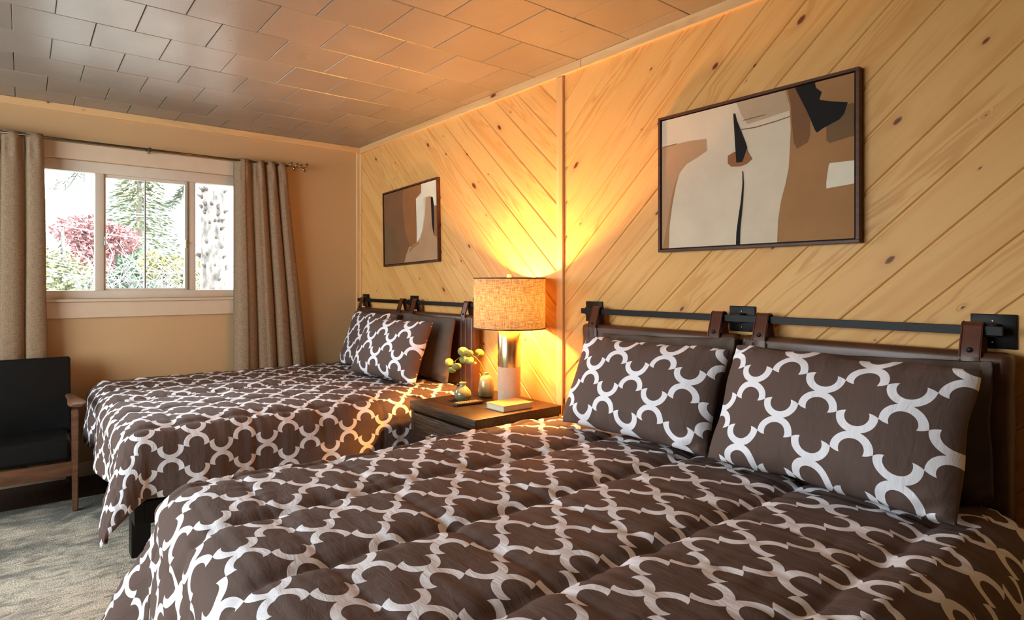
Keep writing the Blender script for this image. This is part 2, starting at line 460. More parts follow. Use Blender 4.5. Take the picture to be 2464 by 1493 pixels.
def trimboard(name, x0, x1, y0, y1, z0, z1, axis, bev=0.002):
    bm = bmesh.new(); bx(bm, x0, x1, y0, y1, z0, z1, bev=bev, seg=1)
    uvl = bm.loops.layers.uv.new('UVMap'); lay = bm.faces.layers.float.new('plank'); r = random.random(); o = random.uniform(0, 40)
    for f in bm.faces:
        f[lay] = r
        for l in f.loops:
            c = l.vert.co; a = c[axis]; others = [c[i] for i in range(3) if i != axis]
            l[uvl].uv = (a + o, others[0] + others[1] + o)
    return struct(name, bm, M_TRIM)
trimboard('trim_1', 0.018, 2.39, -0.020, -0.001, 2.348, ZC, 0)
trimboard('trim_2', 2.392, XR, -0.020, -0.001, 2.348, ZC, 0)
trimboard('trim_3', 0.018, XR, -0.026, -0.001, 2.338, 2.3475, 0)
trimboard('trim_4', 0.0, 0.018, YB, -0.001, 2.345, ZC, 1)
trimboard('trim_5', 2.232, 2.276, -0.026, -0.001, 0.0, 2.337, 2, 0.003)
trimboard('trim_6', 0.018, 0.048, -0.022, -0.001, 0.0, 2.337, 2)
trimboard('trim_7', 0.0, 0.017, -0.045, -0.001, 0.0, 2.344, 2)
struct('baseboard_left', bx(bmesh.new(), 0.0, 0.014, YB, -0.046, 0, 0.09, bev=0.003), M_CASING)

# window
bm = bmesh.new()
def wf(y0, y1, z0, z1, xa=-0.085, xb=-0.015, bev=0.004): bx(bm, xa, xb, y0, y1, z0, z1, bev=bev)
wf(WY0, WY1, 1.975, WZ1); wf(WY0, WY1, WZ0, 1.203); wf(WY0, -2.325, 1.203, 1.975); wf(-0.965, WY1, 1.203, 1.975)
wf(-1.957, -1.905, 1.203, 1.975); wf(-1.383, -1.326, 1.203, 1.975)
w1 = struct('window_1', bm, M_VINYL, smooth=True, autos=0.7)
bm = bmesh.new()      # sliding sash
for y0, y1, z0, z1 in ((-1.905, -1.383, 1.954, 1.975), (-1.905, -1.383, 1.203, 1.216), (-1.905, -1.893, 1.216, 1.954), (-1.398, -1.383, 1.216, 1.954)):
    bx(bm, -0.06, -0.028, y0, y1, z0, z1, bev=0.002)
obj('sash', bm, M_VINYL, w1)
obj('meeting_rail', bx(bmesh.new(), -0.066, -0.044, -1.657, -1.647, 1.216, 1.954, bev=0.002), simple('grey_aluminium', (0.22, 0.22, 0.2), 0.4, 0.5), w1)
obj('sash_edge', bx(bmesh.new(), -0.05, -0.008, -1.386, -1.378, 1.203, 1.974, bev=0.001), M_CHROME, w1)
for y in (-1.900, -1.388):
    bm = bmesh.new(); bx(bm, -0.03, -0.006, y - 0.006, y + 0.006, 1.50, 1.56, bev=0.003); bx(bm, -0.012, 0.004, y - 0.008, y + 0.004, 1.53, 1.545, bev=0.002)
    obj('latch', bm, M_CHROME, w1)
for y0, y1 in ((-2.325, -1.957), (-1.893, -1.657), (-1.647, -1.398), (-1.326, -0.965)):
    obj('pane', bx(bmesh.new(), -0.058, -0.054, y0, y1, 1.203, 1.975), M_GLASS, w1)
bm = bmesh.new()
bx(bm, 0.0, 0.018, WY0 - 0.09, WY1 + 0.09, WZ1, 2.150, bev=0.002)
bx(bm, 0.0, 0.018, WY0 - 0.09, WY0, WZ0, WZ1, bev=0.002); bx(bm, 0.0, 0.018, WY1, WY1 + 0.09, WZ0, WZ1, bev=0.002)
bx(bm, 0.0, 0.018, WY0 - 0.09, WY1 + 0.09, 1.026, 1.128, bev=0.002)
struct('trim_8', bm, M_CASING)
struct('trim_9', bx(bmesh.new(), -0.014, 0.034, WY0 - 0.10, WY1 + 0.10, 1.129, 1.148, bev=0.004), M_CASING)

# ------------------------------------------------------------------ curtains and rod
rod = thing('curtain_rod', 'thin bronze curtain rod above the window ending in metal leaves', 'curtain rod', (0.085, -1.645, 2.150))
RX, RZ = 0.085, 2.150
bm = bmesh.new(); tube(bm, [(0, -1.5, 0), (0, 0, 0), (0, 0.97, 0)], 0.0075, 10)
obj('pole', bm, simple('bronze_rod', (0.16, 0.12, 0.08), 0.25, 0.9), rod, True)
bm = bmesh.new(); bx(bm, -0.083, -0.078, -0.012, 0.012, -0.035, 0.02, bev=0.001); bx(bm, -0.08, 0.0, -0.004, 0.004, -0.016, -0.010); bx(bm, -0.012, 0.012, -0.010, 0.010, -0.014, 0.012, bev=0.003)
obj('bracket', bm, simple('bronze_bracket', (0.14, 0.11, 0.08), 0.3, 0.8), rod)
bm = bmesh.new(); tube(bm, [(0, 0.96, 0), (0, 0.99, 0.0), (0, 1.02, 0.004), (0, 1.05, -0.004), (0, 1.09, 0.002), (0.0, 1.125, 0.010)], [.006, .005, .004, .003, .003, .002], 8)
fin = obj('finial', bm, simple('bronze_finial', (0.30, 0.22, 0.13), 0.25, 0.9), rod, True)
def leafmesh(bm, p, d, L, wd, n=Vector((1, 0, 0))):
    p, d = Vector(p), Vector(d).normalized(); sd = d.cross(n).normalized(); n2 = sd.cross(d)
    K = 6; rows = []
    for i in range(K + 1):
        t = i / K; w = wd * math.sin(PI * min(t * 0.92 + 0.04, 1)) ** 0.8
        c = p + d * L * t + n2 * 0.1 * L * math.sin(PI * t)
        rows.append([bm.verts.new(c - sd * w), bm.verts.new(c + n2 * wd * 0.25), bm.verts.new(c + sd * w)])
    for a, b in zip(rows, rows[1:]):
        bm.faces.new((a[0], a[1], b[1], b[0])); bm.faces.new((a[1], a[2], b[2], b[1]))
for y, z, dy, dz in ((0.985, 0.0, 0.5, 1), (1.03, 0.002, 0.7, 0.9), (1.01, 0, 0.6, -0.7), (1.06, -0.002, 0.8, 0.8), (1.11, 0.006, 0.7, 1), (1.09, 0.0, 0.7, -1)):
    bm = bmesh.new(); leafmesh(bm, (0.0, y, z), (0.1, dy, dz), 0.040, 0.011)
    bm2 = bmesh.new(); merge(bm2, bm)
    lf = obj('leaf', bm2, fin.data.materials[0], fin, True); lf.modifiers.new('thick', 'SOLIDIFY').thickness = 0.0015

def curtain(name, ytop0, ytop1, ybot0, ybot1, ztop, zbot, folds, seed, label):
    """pleated linen panel: folds held at the rod and opening towards the hem"""
    bm = bmesh.new(); uvl = bm.loops.layers.uv.new('UVMap')
    NU, NV = 150, 60; V = []
    rnd = random.Random(seed); ph = [rnd.uniform(-0.35, 0.35) for _ in range(20)]; am = [rnd.uniform(0.7, 1.25) for _ in range(20)]
    for j in range(NV + 1):
        v = j / NV; z = ztop + (zbot - ztop) * v; row = []
        for i in range(NU + 1):
            u = i / NU
            y = (ytop0 + (ytop1 - ytop0) * u) * (1 - v) + (ybot0 + (ybot1 - ybot0) * u) * v
            q = (0.12 + 0.88 * u ** 1.25) * folds; k = int(q); fr = q - k
            wv = math.cos(2 * PI * (q + ph[k % 20] * 0.25 * math.sin(PI * fr)))
            shp = (abs(wv) ** 0.75) * (1 if wv > 0 else -1)
            amp = min(0.034, 0.026 * am[k % 20] * (0.8 + 0.4 * v))
            pinch = math.exp(-((v - 0.05) / 0.03) ** 2) * 0.006 * math.sin(q * 2 * PI * 3)
            x = 0.078 + shp * amp + 0.004 * nz(u * 6, v * 2, seed) + pinch
            y += 0.020 * math.sin(2 * PI * q) * (0.6 + v) + 0.006 * nz(u * 5, v * 3, seed + 5)
            zz = z + (0.008 * nz(u * 9, 0, seed + 9) if j == 0 else 0)
            row.append(bm.verts.new((min(max(x, 0.028), 0.108), y, zz)))
        V.append(row)
    Ly = abs(ytop1 - ytop0) * 1.8
    for j in range(NV):
        for i in range(NU):
            f = bm.faces.new((V[j][i], V[j][i + 1], V[j + 1][i + 1], V[j + 1][i])); f.smooth = True
            for l, (a, b) in zip(f.loops, ((i, j), (i + 1, j), (i + 1, j + 1), (i, j + 1))):
                l[uvl].uv = (a / NU * Ly, b / NV * (ztop - zbot))
    o = obj(name, bm, M_CURTAIN, None, True)
    m = o.modifiers.new('thick', 'SOLIDIFY'); m.thickness = 0.003; m.offset = 0
    return tag(o, label, 'curtain', 'beige curtains at the window')
curtain('curtain', -1.075, -0.672, -1.07, -0.45, 2.168, 0.10, 4.6, 3, 'beige linen curtain hanging right of the window, beside the far bed')
curtain('curtain', -2.92, -2.255, -3.0, -2.235, 2.168, 0.10, 5.2, 11, 'beige linen curtain hanging left of the window, behind the black armchair')

# ------------------------------------------------------------------ headboards
def headboard(x0, label):
    h = thing('headboard', label, 'headboard', (x0, 0, 1.06), 0, 'leather headboards hung on the pine wall')
    def P(name, bm, mat, smooth=True, par=None): return obj(name, bm, mat, par or h, smooth, 0.6)
    for c in (0.009, 0.735, 1.459):
        bm = bmesh.new(); bx(bm, c - 0.05, c + 0.05, -0.022, -0.0125, 0.0, 0.10, bev=0.003)
        bx(bm, c - 0.016, c + 0.016, -0.069, -0.020, 0.036, 0.072, bev=0.002)
        pl = P('wall_plate', bm, M_BLACKMETAL)
        for zz in (0.08, 0.018):
            b = bmesh.new(); lathe(b, [(0.0025, 0), (0.0025, 0.002), (0.001, 0.003)], 0, 0, 10)
            bmesh.ops.transform(b, matrix=Matrix.Translation((c, -0.022, zz)) @ Matrix.Rotation(PI / 2, 4, 'X'), verts=b.verts)
            P('screw', b, M_CHROME, True, pl)
    P('rail', bx(bmesh.new(), -0.020, 1.49, -0.082, -0.068, 0.041, 0.067, bev=0.0008, seg=1), M_BLACKMETAL, False)
    for a, b_, st in ((0.0, 0.762, (0.052, 0.648)), (0.772, 1.514, (0.820, 1.404))):
        bm = bmesh.new(); n = 26; m = 14
        # padded panel: rounded box with a soft swell
        b = bmesh.new(); bx(b, a, b_, -0.108, -0.040, -0.60, -0.006, bev=0.022, seg=4)
        merge(bm, b)
        pn = P('padded_panel', bm, M_LEATHER)
        for s in st:
            w = 0.048
            # band stitched down the panel
            bd = bmesh.new(); bx(bd, s + .003, s + w - .003, -0.1115, -0.104, -0.58, -0.012, bev=0.002)
            tube(bd, [(s + .001, -0.110, -0.58), (s + .001, -0.110, -0.03)], 0.0028, 6); tube(bd, [(s + w - .001, -0.110, -0.58), (s + w - .001, -0.110, -0.03)], 0.0028, 6)
            P('welted_band', bd, M_LEATHER, True, pn)
            # strap looped over the rail
            bs = bmesh.new(); prof = []
            for t in range(9):
                an = PI * t / 8; prof.append((-0.074 - 0.018 * math.cos(an) * 1.0, 0.066 + 0.013 * math.sin(an)))
            front = [(-0.117, -0.020), (-0.114, 0.0), (-0.099, 0.040)]; back = [(-0.054, 0.03), (-0.045, 0.0), (-0.040, -0.02)]
            path = front + prof + back
            th = 0.005
            outer = []; inner = []
            for i, (y, z) in enumerate(path):
                py, pz = path[max(i - 1, 0)]; qy, qz = path[min(i + 1, len(path) - 1)]
                dy, dz = qy - py, qz - pz; L = math.hypot(dy, dz); ny, nzz = -dz / L, dy / L
                outer.append((y, z)); inner.append((y - ny * th, z - nzz * th))
            for sx in (0,):
                VO = [[bs.verts.new((xx, y, z)) for (y, z) in outer] for xx in (s, s + w)]
                VI = [[bs.verts.new((xx, y, z)) for (y, z) in inner] for xx in (s, s + w)]
                for i in range(len(path) - 1):
                    bs.faces.new((VO[0][i], VO[1][i], VO[1][i + 1], VO[0][i + 1])); bs.faces.new((VI[0][i], VI[0][i + 1], VI[1][i + 1], VI[1][i]))
                    for e in (0, 1): bs.faces.new((VO[e][i], VO[e][i + 1], VI[e][i + 1], VI[e][i]))
                for i in (0, -1): bs.faces.new((VO[0][i], VO[1][i], VI[1][i], VI[0][i]))
            bmesh.ops.recalc_face_normals(bs, faces=bs.faces)
            for xx in (s + 0.003, s + w - 0.003): tube(bs, [(xx, y - 0.001, z) for y, z in path[:8]], 0.0018, 5)
            strap = P('strap', bs, M_STRAP)
            sn = bmesh.new(); lathe(sn, [(0.0075, 0), (0.0075, 0.002), (0.004, 0.004)], 0, 0, 14)
            bmesh.ops.transform(sn, matrix=Matrix.Translation((s + w / 2, -0.1145, -0.001)) @ Matrix.Rotation(PI / 2, 4, 'X'), verts=sn.verts)
            P('snap', sn, M_BLACKMETAL, True, strap)
    return h
headboard(2.468, 'brown leather headboard above the near bed, under the large painting')
headboard(0.118, 'brown leather headboard above the far bed, by the window wall corner')

# ------------------------------------------------------------------ beds
def bed(x0, x1, label, foot=-1.0):
    b = thing('bed', label, 'bed', ((x0 + x1) / 2, -1.05, 0), 0, 'queen beds')
    hw = (x1 - x0) / 2
    b_dark = M_BLACKMETAL
    bm = bmesh.new()
    for a in ((-hw, hw, foot, foot + .04, .20, .30), (-hw, hw, .88, .92, .20, .30), (-hw, -hw + .04, foot + .04, .88, .20, .30), (hw - .04, hw, foot + .04, .88, .20, .30), (-.02, .02, foot + .04, .88, .20, .28)): bx(bm, *a, bev=0.003)
    obj('frame', bm, b_dark, b)
    obj('mattress', bx(bmesh.new(), -hw + .01, hw - .01, foot, .90, .305, .56, bev=.05, seg=4), simple('mattress_ticking', (0.45, 0.42, 0.38), 0.8), b, True)
    for sx in (-1, 1):
        for yy, zz in ((foot + 0.045, 0.0135), (0.84, 0.0)):
            xc = sx * (hw - 0.16)
            obj('leg', bx(bmesh.new(), xc - .04, xc + .04, yy - .04, yy + .04, zz, .20, bev=.004), b_dark, b)
    return b
bed(2.47, 3.97, 'queen bed in the foreground with black frame, under the rumpled trellis comforter', -0.91)
bed(0.15, 1.60, 'queen bed by the window wall with black leg showing at its foot', -0.90)

def comforter(x0, x1, yh, yf, H, seamX, seamY, dropL, dropR, dropF, rL, rR, seed, label, ux, uy, flareL=0.06, flareR=0.06, cornerflare=0.40, rF=0.12, su=1.0, sv=1.0, cw=0.6):
    """quilted cloth laid over a bed: flat on top, rolled over the edges, hanging at sides, foot and corners"""
    ix0, ix1, iy = x0 + 0.045, x1 - 0.045, yf + 0.07
    step = 0.0095
    sx = []; v = -dropL
    n1 = int((dropL + (ix1 - ix0) + dropR) / step); n2 = int(((yh - iy) + dropF) / step)
    bm = bmesh.new(); uvl = bm.loops.layers.uv.new('UVMap'); V = []
    for j in range(n2 + 1):
        t = yh - (yh - iy + dropF) * j / n2; row = []
        for i in range(n1 + 1):
            s = ix0 - dropL + (dropL + ix1 - ix0 + dropR) * i / n1
            cx = min(max(s, ix0), ix1); cy = max(t, iy)
            ox, oy = s - cx, t - cy
            d = math.hypot(ox, oy)
            if d > 1e-9: nx, ny = ox / d, oy / d
            else: nx = ny = 0
            left = ox < 0
            rr = (rL if left else rR) if abs(ox) >= abs(oy) else rF
            if ox and oy:
                w = (abs(nx)) ** 2; rr = w * (rL if left else rR) + (1 - w) * rF
            corner = math.exp(-((math.atan2(abs(ny), abs(nx)) - PI / 4) / cw) ** 2) if (ox and oy) else 0
            fl = (flareL if left else flareR) if abs(ox) > abs(oy) else 0.06
            fl += cornerflare * corner * (0.0 if (left and rL < 0.06) else 1)
            arc = rr * PI / 2
            if d <= arc: r = rr * math.sin(d / rr); dr = rr * (1 - math.cos(d / rr)); nr, nzv = math.sin(d / rr), math.cos(d / rr)
            else: r = rr + (d - arc) * math.sin(fl); dr = rr + (d - arc) * math.cos(fl); nr, nzv = math.cos(fl), math.sin(fl)
            # folds in the hanging part
            hang = max(0, min(1, (d - 0.10) / 0.25))
            along = (t if abs(ox) > abs(oy) else s)
            fold = hang * (0.016 * math.sin(along * 9.5 + seed) + 0.012 * nz(along * 4.5, seed, 0)) * (1 - 0.5 * corner)
            if left and rL < 0.06: fold *= 0.2
            # quilting
            dX = min(abs(s - q) for q in seamX); dY = min(abs(t - q) for q in seamY)
            puff = 0.021 * (1 - math.exp(-dX / 0.024)) + 0.010 * (1 - math.exp(-dY / 0.016))
            puff *= 1.0 if d < 0.02 else 0.8
            wr = 0.0085 * math.exp(-dX / 0.11) * nz(t * 26, s * 3.5, seed) + 0.0045 * math.exp(-dY / 0.07) * nz(t * 4, s * 36, seed + 3)
            wr += 0.010 * nz(s * 2.6, t * 2.2, seed + 7) + 0.0042 * nz(s * 6, t * 15, seed + 11)
            h = puff + wr - 0.020
            px = cx + nx * (r + fold) + nx * h * nr; py = cy + ny * (r + fold) + ny * h * nr
            pz = H - dr + h * nzv
            if j < 4: pz -= 0.004 * (4 - j)
            row.append(bm.verts.new((max(px, 0.125), min(py, -0.125), max(pz, 0.03))))
        V.append(row)
    for j in range(n2):
        for i in range(n1):
            f = bm.faces.new((V[j][i], V[j + 1][i], V[j + 1][i + 1], V[j][i + 1])); f.smooth = True
            for l, (a, b) in zip(f.loops, ((i, j), (i, j + 1), (i + 1, j + 1), (i + 1, j))):
                s = ix0 - dropL + (dropL + ix1 - ix0 + dropR) * a / n1; t = yh - (yh - iy + dropF) * b / n2
                l[uvl].uv = ((t - uy) * su, (s - ux) * sv)
    o = obj('comforter', bm, M_TREL, None, True)
    md = o.modifiers.new('fill', 'SOLIDIFY'); md.thickness = 0.016; md.offset = -1
    return tag(o, label, 'comforter', 'trellis comforters')

SY = [-0.405 - 0.345 * k for k in range(-1, 9)]
comforter(2.45, 3.99, -0.14, -1.985, 0.625, [2.155, 2.50, 2.845, 3.19, 3.555, 3.885, 4.22], SY, 0.36, 0.42, 0.44, 0.085, 0.12, 1.0,
          'brown and white trellis comforter spread over the near bed, filling the foreground', 3.905, -0.518, cornerflare=0.52, cw=0.42, rF=0.11, su=1.057)
comforter(0.135, 1.615, -0.14, -1.985, 0.622, [1.93 - 0.345 * k for k in range(0, 8)], SY, 0.16, 0.355, 0.38, 0.03, 0.11, 5.0,
          'brown and white trellis comforter draped over the far bed beside the window', 1.575, -1.82, cornerflare=0.36, rF=0.10, sv=1.16)

def pillow(name, cxyz, w, h, T, tilt, yaw, roll, mat, label, cat, group, seed, uo=(0, 0), sag=0.0):
    bm = bmesh.new(); uvl = bm.loops.layers.uv.new('UVMap'); NU, NV = 72, 52
    def pt(u, v, side):
        e = 0.055
        x = w / 2 * u * (1 - e * (1 - v * v)); y = h / 2 * v * (1 - e * 1.2 * (1 - u * u))
        th = T / 2 * (max(0, (1 - abs(u) ** 3.2)) ** 0.6) * (max(0, (1 - abs(v) ** 3.2)) ** 0.6) * (1 - 0.12 * v)
        edge = max(abs(u), abs(v)); 
        q4 = 1 - 0.035 * (u * u * v * v) ** 2; x *= q4; y *= q4
        cr = max(0, (abs(u) - 0.55) / 0.45) * max(0, (abs(v) - 0.55) / 0.45)
        wr = 0.0035 * nz(x * 9, y * 9, seed) + 0.020 * cr * math.sin((u * abs(v) - v * abs(u)) * 14 + seed) + 0.004 * max(0, abs(v) - 0.6) * 2.5 * math.sin(u * 26 + seed) 
        wr += 0.007 * nz(x * 5 + 20, y * 24, seed) * (0.4 + max(0, -v)) + 0.006 * nz(x * 22, y * 7, seed + 4) * max(0, v - 0.3)
        z = side * th + wr * (1 - edge ** 10) * side + 0.010 * math.sin(u * 9 + seed) * max(0, edge - 0.93) * 12
        z += -sag * (1 - u * u) * 0.02
        x += 0.006 * nz(y * 8, seed, 1) * abs(u); y += 0.008 * nz(x * 7, seed, 2) * abs(v) - sag * 0.02 * (1 - u * u) * (1 if v > 0 else 0) * v
        return (x, y, z)
    grid = {}
    for side in (1, -1):
        for j in range(NV + 1):
            for i in range(NU + 1):
                u, v = 2 * i / NU - 1, 2 * j / NV - 1
                u = math.sin(u * PI / 2) * 0.45 + u * 0.55; v = math.sin(v * PI / 2) * 0.45 + v * 0.55
                edge = i in (0, NU) or j in (0, NV)
                if side == -1 and edge: grid[(side, i, j)] = grid[(1, i, j)]; continue
                grid[(side, i, j)] = (bm.verts.new(pt(u, v, side)), (u, v))
    for side in (1, -1):
        for j in range(NV):
            for i in range(NU):
                q = [(i, j), (i + 1, j), (i + 1, j + 1), (i, j + 1)]
                if side == -1: q = q[::-1]
                f = bm.faces.new([grid[(side, a, b)][0] for a, b in q]); f.smooth = True
                for l, (a, b) in zip(f.loops, q):
                    u, v = grid[(side, a, b)][1]; l[uvl].uv = (u * w / 2 - uo[0], v * h / 2 - uo[1])
    o = obj(name, bm, mat, None, True)
    up = Vector((0, math.sin(tilt), math.cos(tilt))); nrm = Vector((0, -math.cos(tilt), math.sin(tilt))); xx = Vector((1, 0, 0))
    R = Matrix((xx, up, nrm)).transposed().to_4x4()
    o.matrix_world = Matrix.Translation(cxyz) @ Matrix.Rotation(yaw, 4, 'Z') @ R @ Matrix.Rotation(roll, 4, 'Z')
    return tag(o, label, cat, group)
G1 = 'trellis pillows'; G2 = 'plain taupe pillows'
D = math.radians
pillow('pillow', (2.955, -0.335, 0.832), 0.66, 0.41, 0.18, D(25), D(1.5), D(0), M_TREL, 'trellis pillow on the near bed, next to the nightstand', 'pillow', G1, 2, (0.135, -0.080))
pillow('pillow', (3.620, -0.335, 0.836), 0.675, 0.43, 0.20, D(24), D(-1), D(-1), M_TREL, 'trellis pillow on the near bed, farthest right of the four', 'pillow', G1, 9, (0.115, -0.045))
pillow('pillow', (0.63, -0.285, 0.840), 0.64, 0.43, 0.13, D(20), D(0), D(0), M_TREL, 'trellis pillow on the far bed, partly hidden, nearest the window wall', 'pillow', G1, 14, (0.0, 0.0))
pillow('pillow', (1.145, -0.400, 0.832), 0.65, 0.41, 0.17, D(22), D(9), D(-1), M_TREL, 'trellis pillow in front on the far bed, nearer the lamp', 'pillow', G1, 21, (0.08, 0.02))
pillow('pillow', (2.94, -0.165, 0.840), 0.64, 0.40, 0.06, D(7), D(0), D(2.5), M_TAUPE, 'plain taupe pillow behind the near bed pillow by the nightstand', 'pillow', G2, 31)
pillow('pillow', (3.635, -0.165, 0.832), 0.67, 0.40, 0.06, D(7), D(0), D(1.5), M_TAUPE, 'plain taupe pillow behind the rightmost trellis pillow', 'pillow', G2, 36)
pillow('pillow', (0.60, -0.155, 0.842), 0.62, 0.40, 0.045, D(6), D(0), D(1), M_TAUPE, 'plain dark pillow at the window end of the far headboard', 'pillow', G2, 41)
pillow('pillow', (1.22, -0.185, 0.840), 0.62, 0.42, 0.09, D(8), D(0), D(-1), M_TAUPE, 'plain taupe pillow behind the front far bed pillow, nearest the lamp', 'pillow', G2, 45)

# ------------------------------------------------------------------ nightstand and what stands on it
NX0, NX1, NY0, NY1, NZ = 1.755, 2.305, -0.640, -0.065, 0.620
ns = thing('nightstand', 'dark espresso nightstand with metal drawer pull between the two beds', 'nightstand', ((NX0 + NX1) / 2, (NY0 + NY1) / 2, 0))
hx, hy = (NX1 - NX0) / 2, (NY1 - NY0) / 2
def nsb(name, dims, par=None, mat=M_NIGHT, bev=0.003): return boxobj(name, dims, mat, par or ns, bev)
nsb('top', (-hx, hx, -hy, hy, NZ - 0.046, NZ))
nsb('side_panel', (-hx + .005, -hx + .03, -hy + .006, hy - .01, 0.06, NZ - .047))
nsb('side_panel', (hx - .03, hx - .005, -hy + .006, hy - .01, 0.06, NZ - .047))
nsb('back_panel', (-hx + .031, hx - .031, hy - .03, hy - .012, 0.06, NZ - .047))
nsb('base_panel', (-hx + .031, hx - .031, -hy + .02, hy - .031, 0.06, 0.085))
for z0, z1 in ((0.335, 0.562), (0.095, 0.322)):
    d = nsb('drawer', (-hx + .035, hx - .035, -hy + .004, hy - .05, z0, z1))
    zc = (z0 + z1) / 2 + 0.02
    bm = bmesh.new(); bx(bm, -0.075, 0.055, -hy - .034, -hy - .024, zc - .006, zc + .008, bev=.002)
    bx(bm, -0.075, -0.067, -hy - .026, -hy + .004, zc - .006, zc + .008); bx(bm, 0.047, 0.055, -hy - .026, -hy + .004, zc - .006, zc + .008)
    bx(bm, -0.079, 0.059, -hy + .001, -hy + .0035, zc - .012, zc + .014, bev=.0005)
    obj('handle', bm, M_CHROME, d)
for sx in (-1, 1):
    for sy in (-1, 1): nsb('leg', (sx * (hx - .03) - .02, sx * (hx - .03) + .02, sy * (hy - .035) - .02, sy * (hy - .035) + .02, 0, 0.062))

lamp = thing('table_lamp', 'lit table lamp with linen drum shade, brass column and pale stone base', 'lamp', (LAMP[0], LAMP[1], NZ))
bm = bmesh.new(); lathe(bm, [(0.058, 0.0), (0.0605, 0.003), (0.0605, 0.182), (0.058, 0.185)], seg=64); obj('base', bm, M_CONCRETE, lamp, True, 0.6)
bm = bmesh.new(); lathe(bm, [(0.060, 0.185), (0.0605, 0.187), (0.0605, 0.369), (0.0585, 0.372)], seg=64); obj('column', bm, M_BRASS, lamp, True, 0.6)
bm = bmesh.new(); lathe(bm, [(0.013, 0.372), (0.013, 0.405), (0.016, 0.407), (0.016, 0.43), (0.012, 0.435)], seg=24); obj('neck', bm, simple('pale_brass_neck', (0.8, 0.66, 0.42), 0.3, 0.7), lamp, True, 0.6)
bm = bmesh.new(); lathe(bm, [(0.010, 0.435), (0.014, 0.442), (0.026, 0.460), (0.028, 0.475), (0.020, 0.494), (0.006, 0.50)], seg=24); obj('bulb', bm, M_BULB, lamp, True)
SR, SZ0, SZ1 = 0.190, 0.393, 0.657
bm = bmesh.new(); uvl = bm.loops.layers.uv.new('UVMap'); NS = 96
for k in range(NS):
    a0, a1 = 2 * PI * k / NS, 2 * PI * (k + 1) / NS
    vs = [bm.verts.new((SR * math.cos(a), SR * math.sin(a), z)) for a, z in ((a0, SZ0), (a1, SZ0), (a1, SZ1), (a0, SZ1))]
    f = bm.faces.new(vs)
    for l, (a, z) in zip(f.loops, ((a0, SZ0), (a1, SZ0), (a1, SZ1), (a0, SZ1))): l[uvl].uv = (a * SR, z)
bmesh.ops.remove_doubles(bm, verts=bm.verts, dist=1e-5)
sh = obj('lamp_shade', bm, M_SHADE, lamp, True)
for z in (SZ0, SZ1):
    bm = bmesh.new(); lathe(bm, [(SR - .0015, z - .004), (SR + .002, z - .004), (SR + .002, z + .002), (SR - .0015, z + .002), (SR - .0015, z - .004)], seg=96, cap=False)
    obj('rim', bm, simple('shade_rim', (0.10, 0.05, 0.025), 0.6), sh, True, 0.5)
bm = bmesh.new()
for k in range(3):
    a = 2 * PI * k / 3 + 0.5; tube(bm, [(0, 0, SZ1 - .012), (SR * math.cos(a), SR * math.sin(a), SZ1 - .004)], 0.0018, 6)
tube(bm, [(0.02, 0.0, 0.47), (0.05, 0, 0.54), (0.03, 0, 0.62), (0, 0, SZ1 - .012)], 0.0015, 6); tube(bm, [(-0.02, 0.0, 0.47), (-0.05, 0, 0.54), (-0.03, 0, 0.62), (0, 0, SZ1 - .012)], 0.0015, 6)
obj('harp', bm, M_BRASS, lamp, True)
bm = bmesh.new(); tube(bm, [(0, 0, SZ1 - .014), (0, 0, SZ1 + .004)], 0.003, 8); bx(bm, -0.0085, 0.0085, -0.0085, 0.0085, SZ1 + .003, SZ1 + .021, bev=.001)
obj('finial', bm, simple('pale_finial', (0.8, 0.7, 0.5), 0.5), lamp)
ld = bpy.data.lights.new('bulb_light', 'POINT'); ld.energy = LAMP_WATTS; ld.color = LAMP_COLOR; ld.shadow_soft_size = 0.03
lo = bpy.data.objects.new('bulb_light', ld); COL.objects.link(lo); lo.parent = lamp; lo.location = (0, 0, 0.535)

vs = bmesh.new(); lathe(vs, [(0.022, 0.0), (0.034, 0.004), (0.045, 0.022), (0.0475, 0.040), (0.041, 0.058), (0.025, 0.074), (0.018, 0.080), (0.0165, 0.088), (0.019, 0.095), (0.0215, 0.099), (0.019, 0.1005), (0.0150, 0.098), (0.0135, 0.085), (0.014, 0.078)], seg=48, cap=True)
v1 = obj('vase', vs, M_GLAZE_D, None, True); v1.location = (1.925, -0.412, NZ); tag(v1, 'small squat green glazed bud vase, empty, in front of the taller vase', 'vase')
hd = bmesh.new(); tube(hd, [(-0.026, 0, 0.072), (-0.033, 0, 0.080), (-0.030, 0, 0.089), (-0.018, 0, 0.090)], 0.0035, 8); h_ = obj('ear_handle', hd, M_GLAZE_D, v1, True); h_.rotation_euler = (0, 0, 0.9)
vs = bmesh.new(); lathe(vs, [(0.030, 0.0), (0.041, 0.004), (0.044, 0.012), (0.0435, 0.050), (0.038, 0.095), (0.030, 0.112), (0.020, 0.119), (0.017, 0.121), (0.0168, 0.130), (0.0195, 0.133), (0.0145, 0.133), (0.013, 0.120)], seg=48)
v2 = obj('vase', vs, M_GLAZE_L, None, True); v2.location = (1.905, -0.232, NZ); tag(v2, 'taller pale green glazed vase holding the leafy sprig, left of the lamp', 'vase')

import sys
VX, VY, VZ = v2.location.x, v2.location.y, NZ + 0.133
sp = thing('eucalyptus_sprig', 'arching sprig with round green leaves standing in the taller vase', 'plant', (VX, VY, NZ + 0.02))
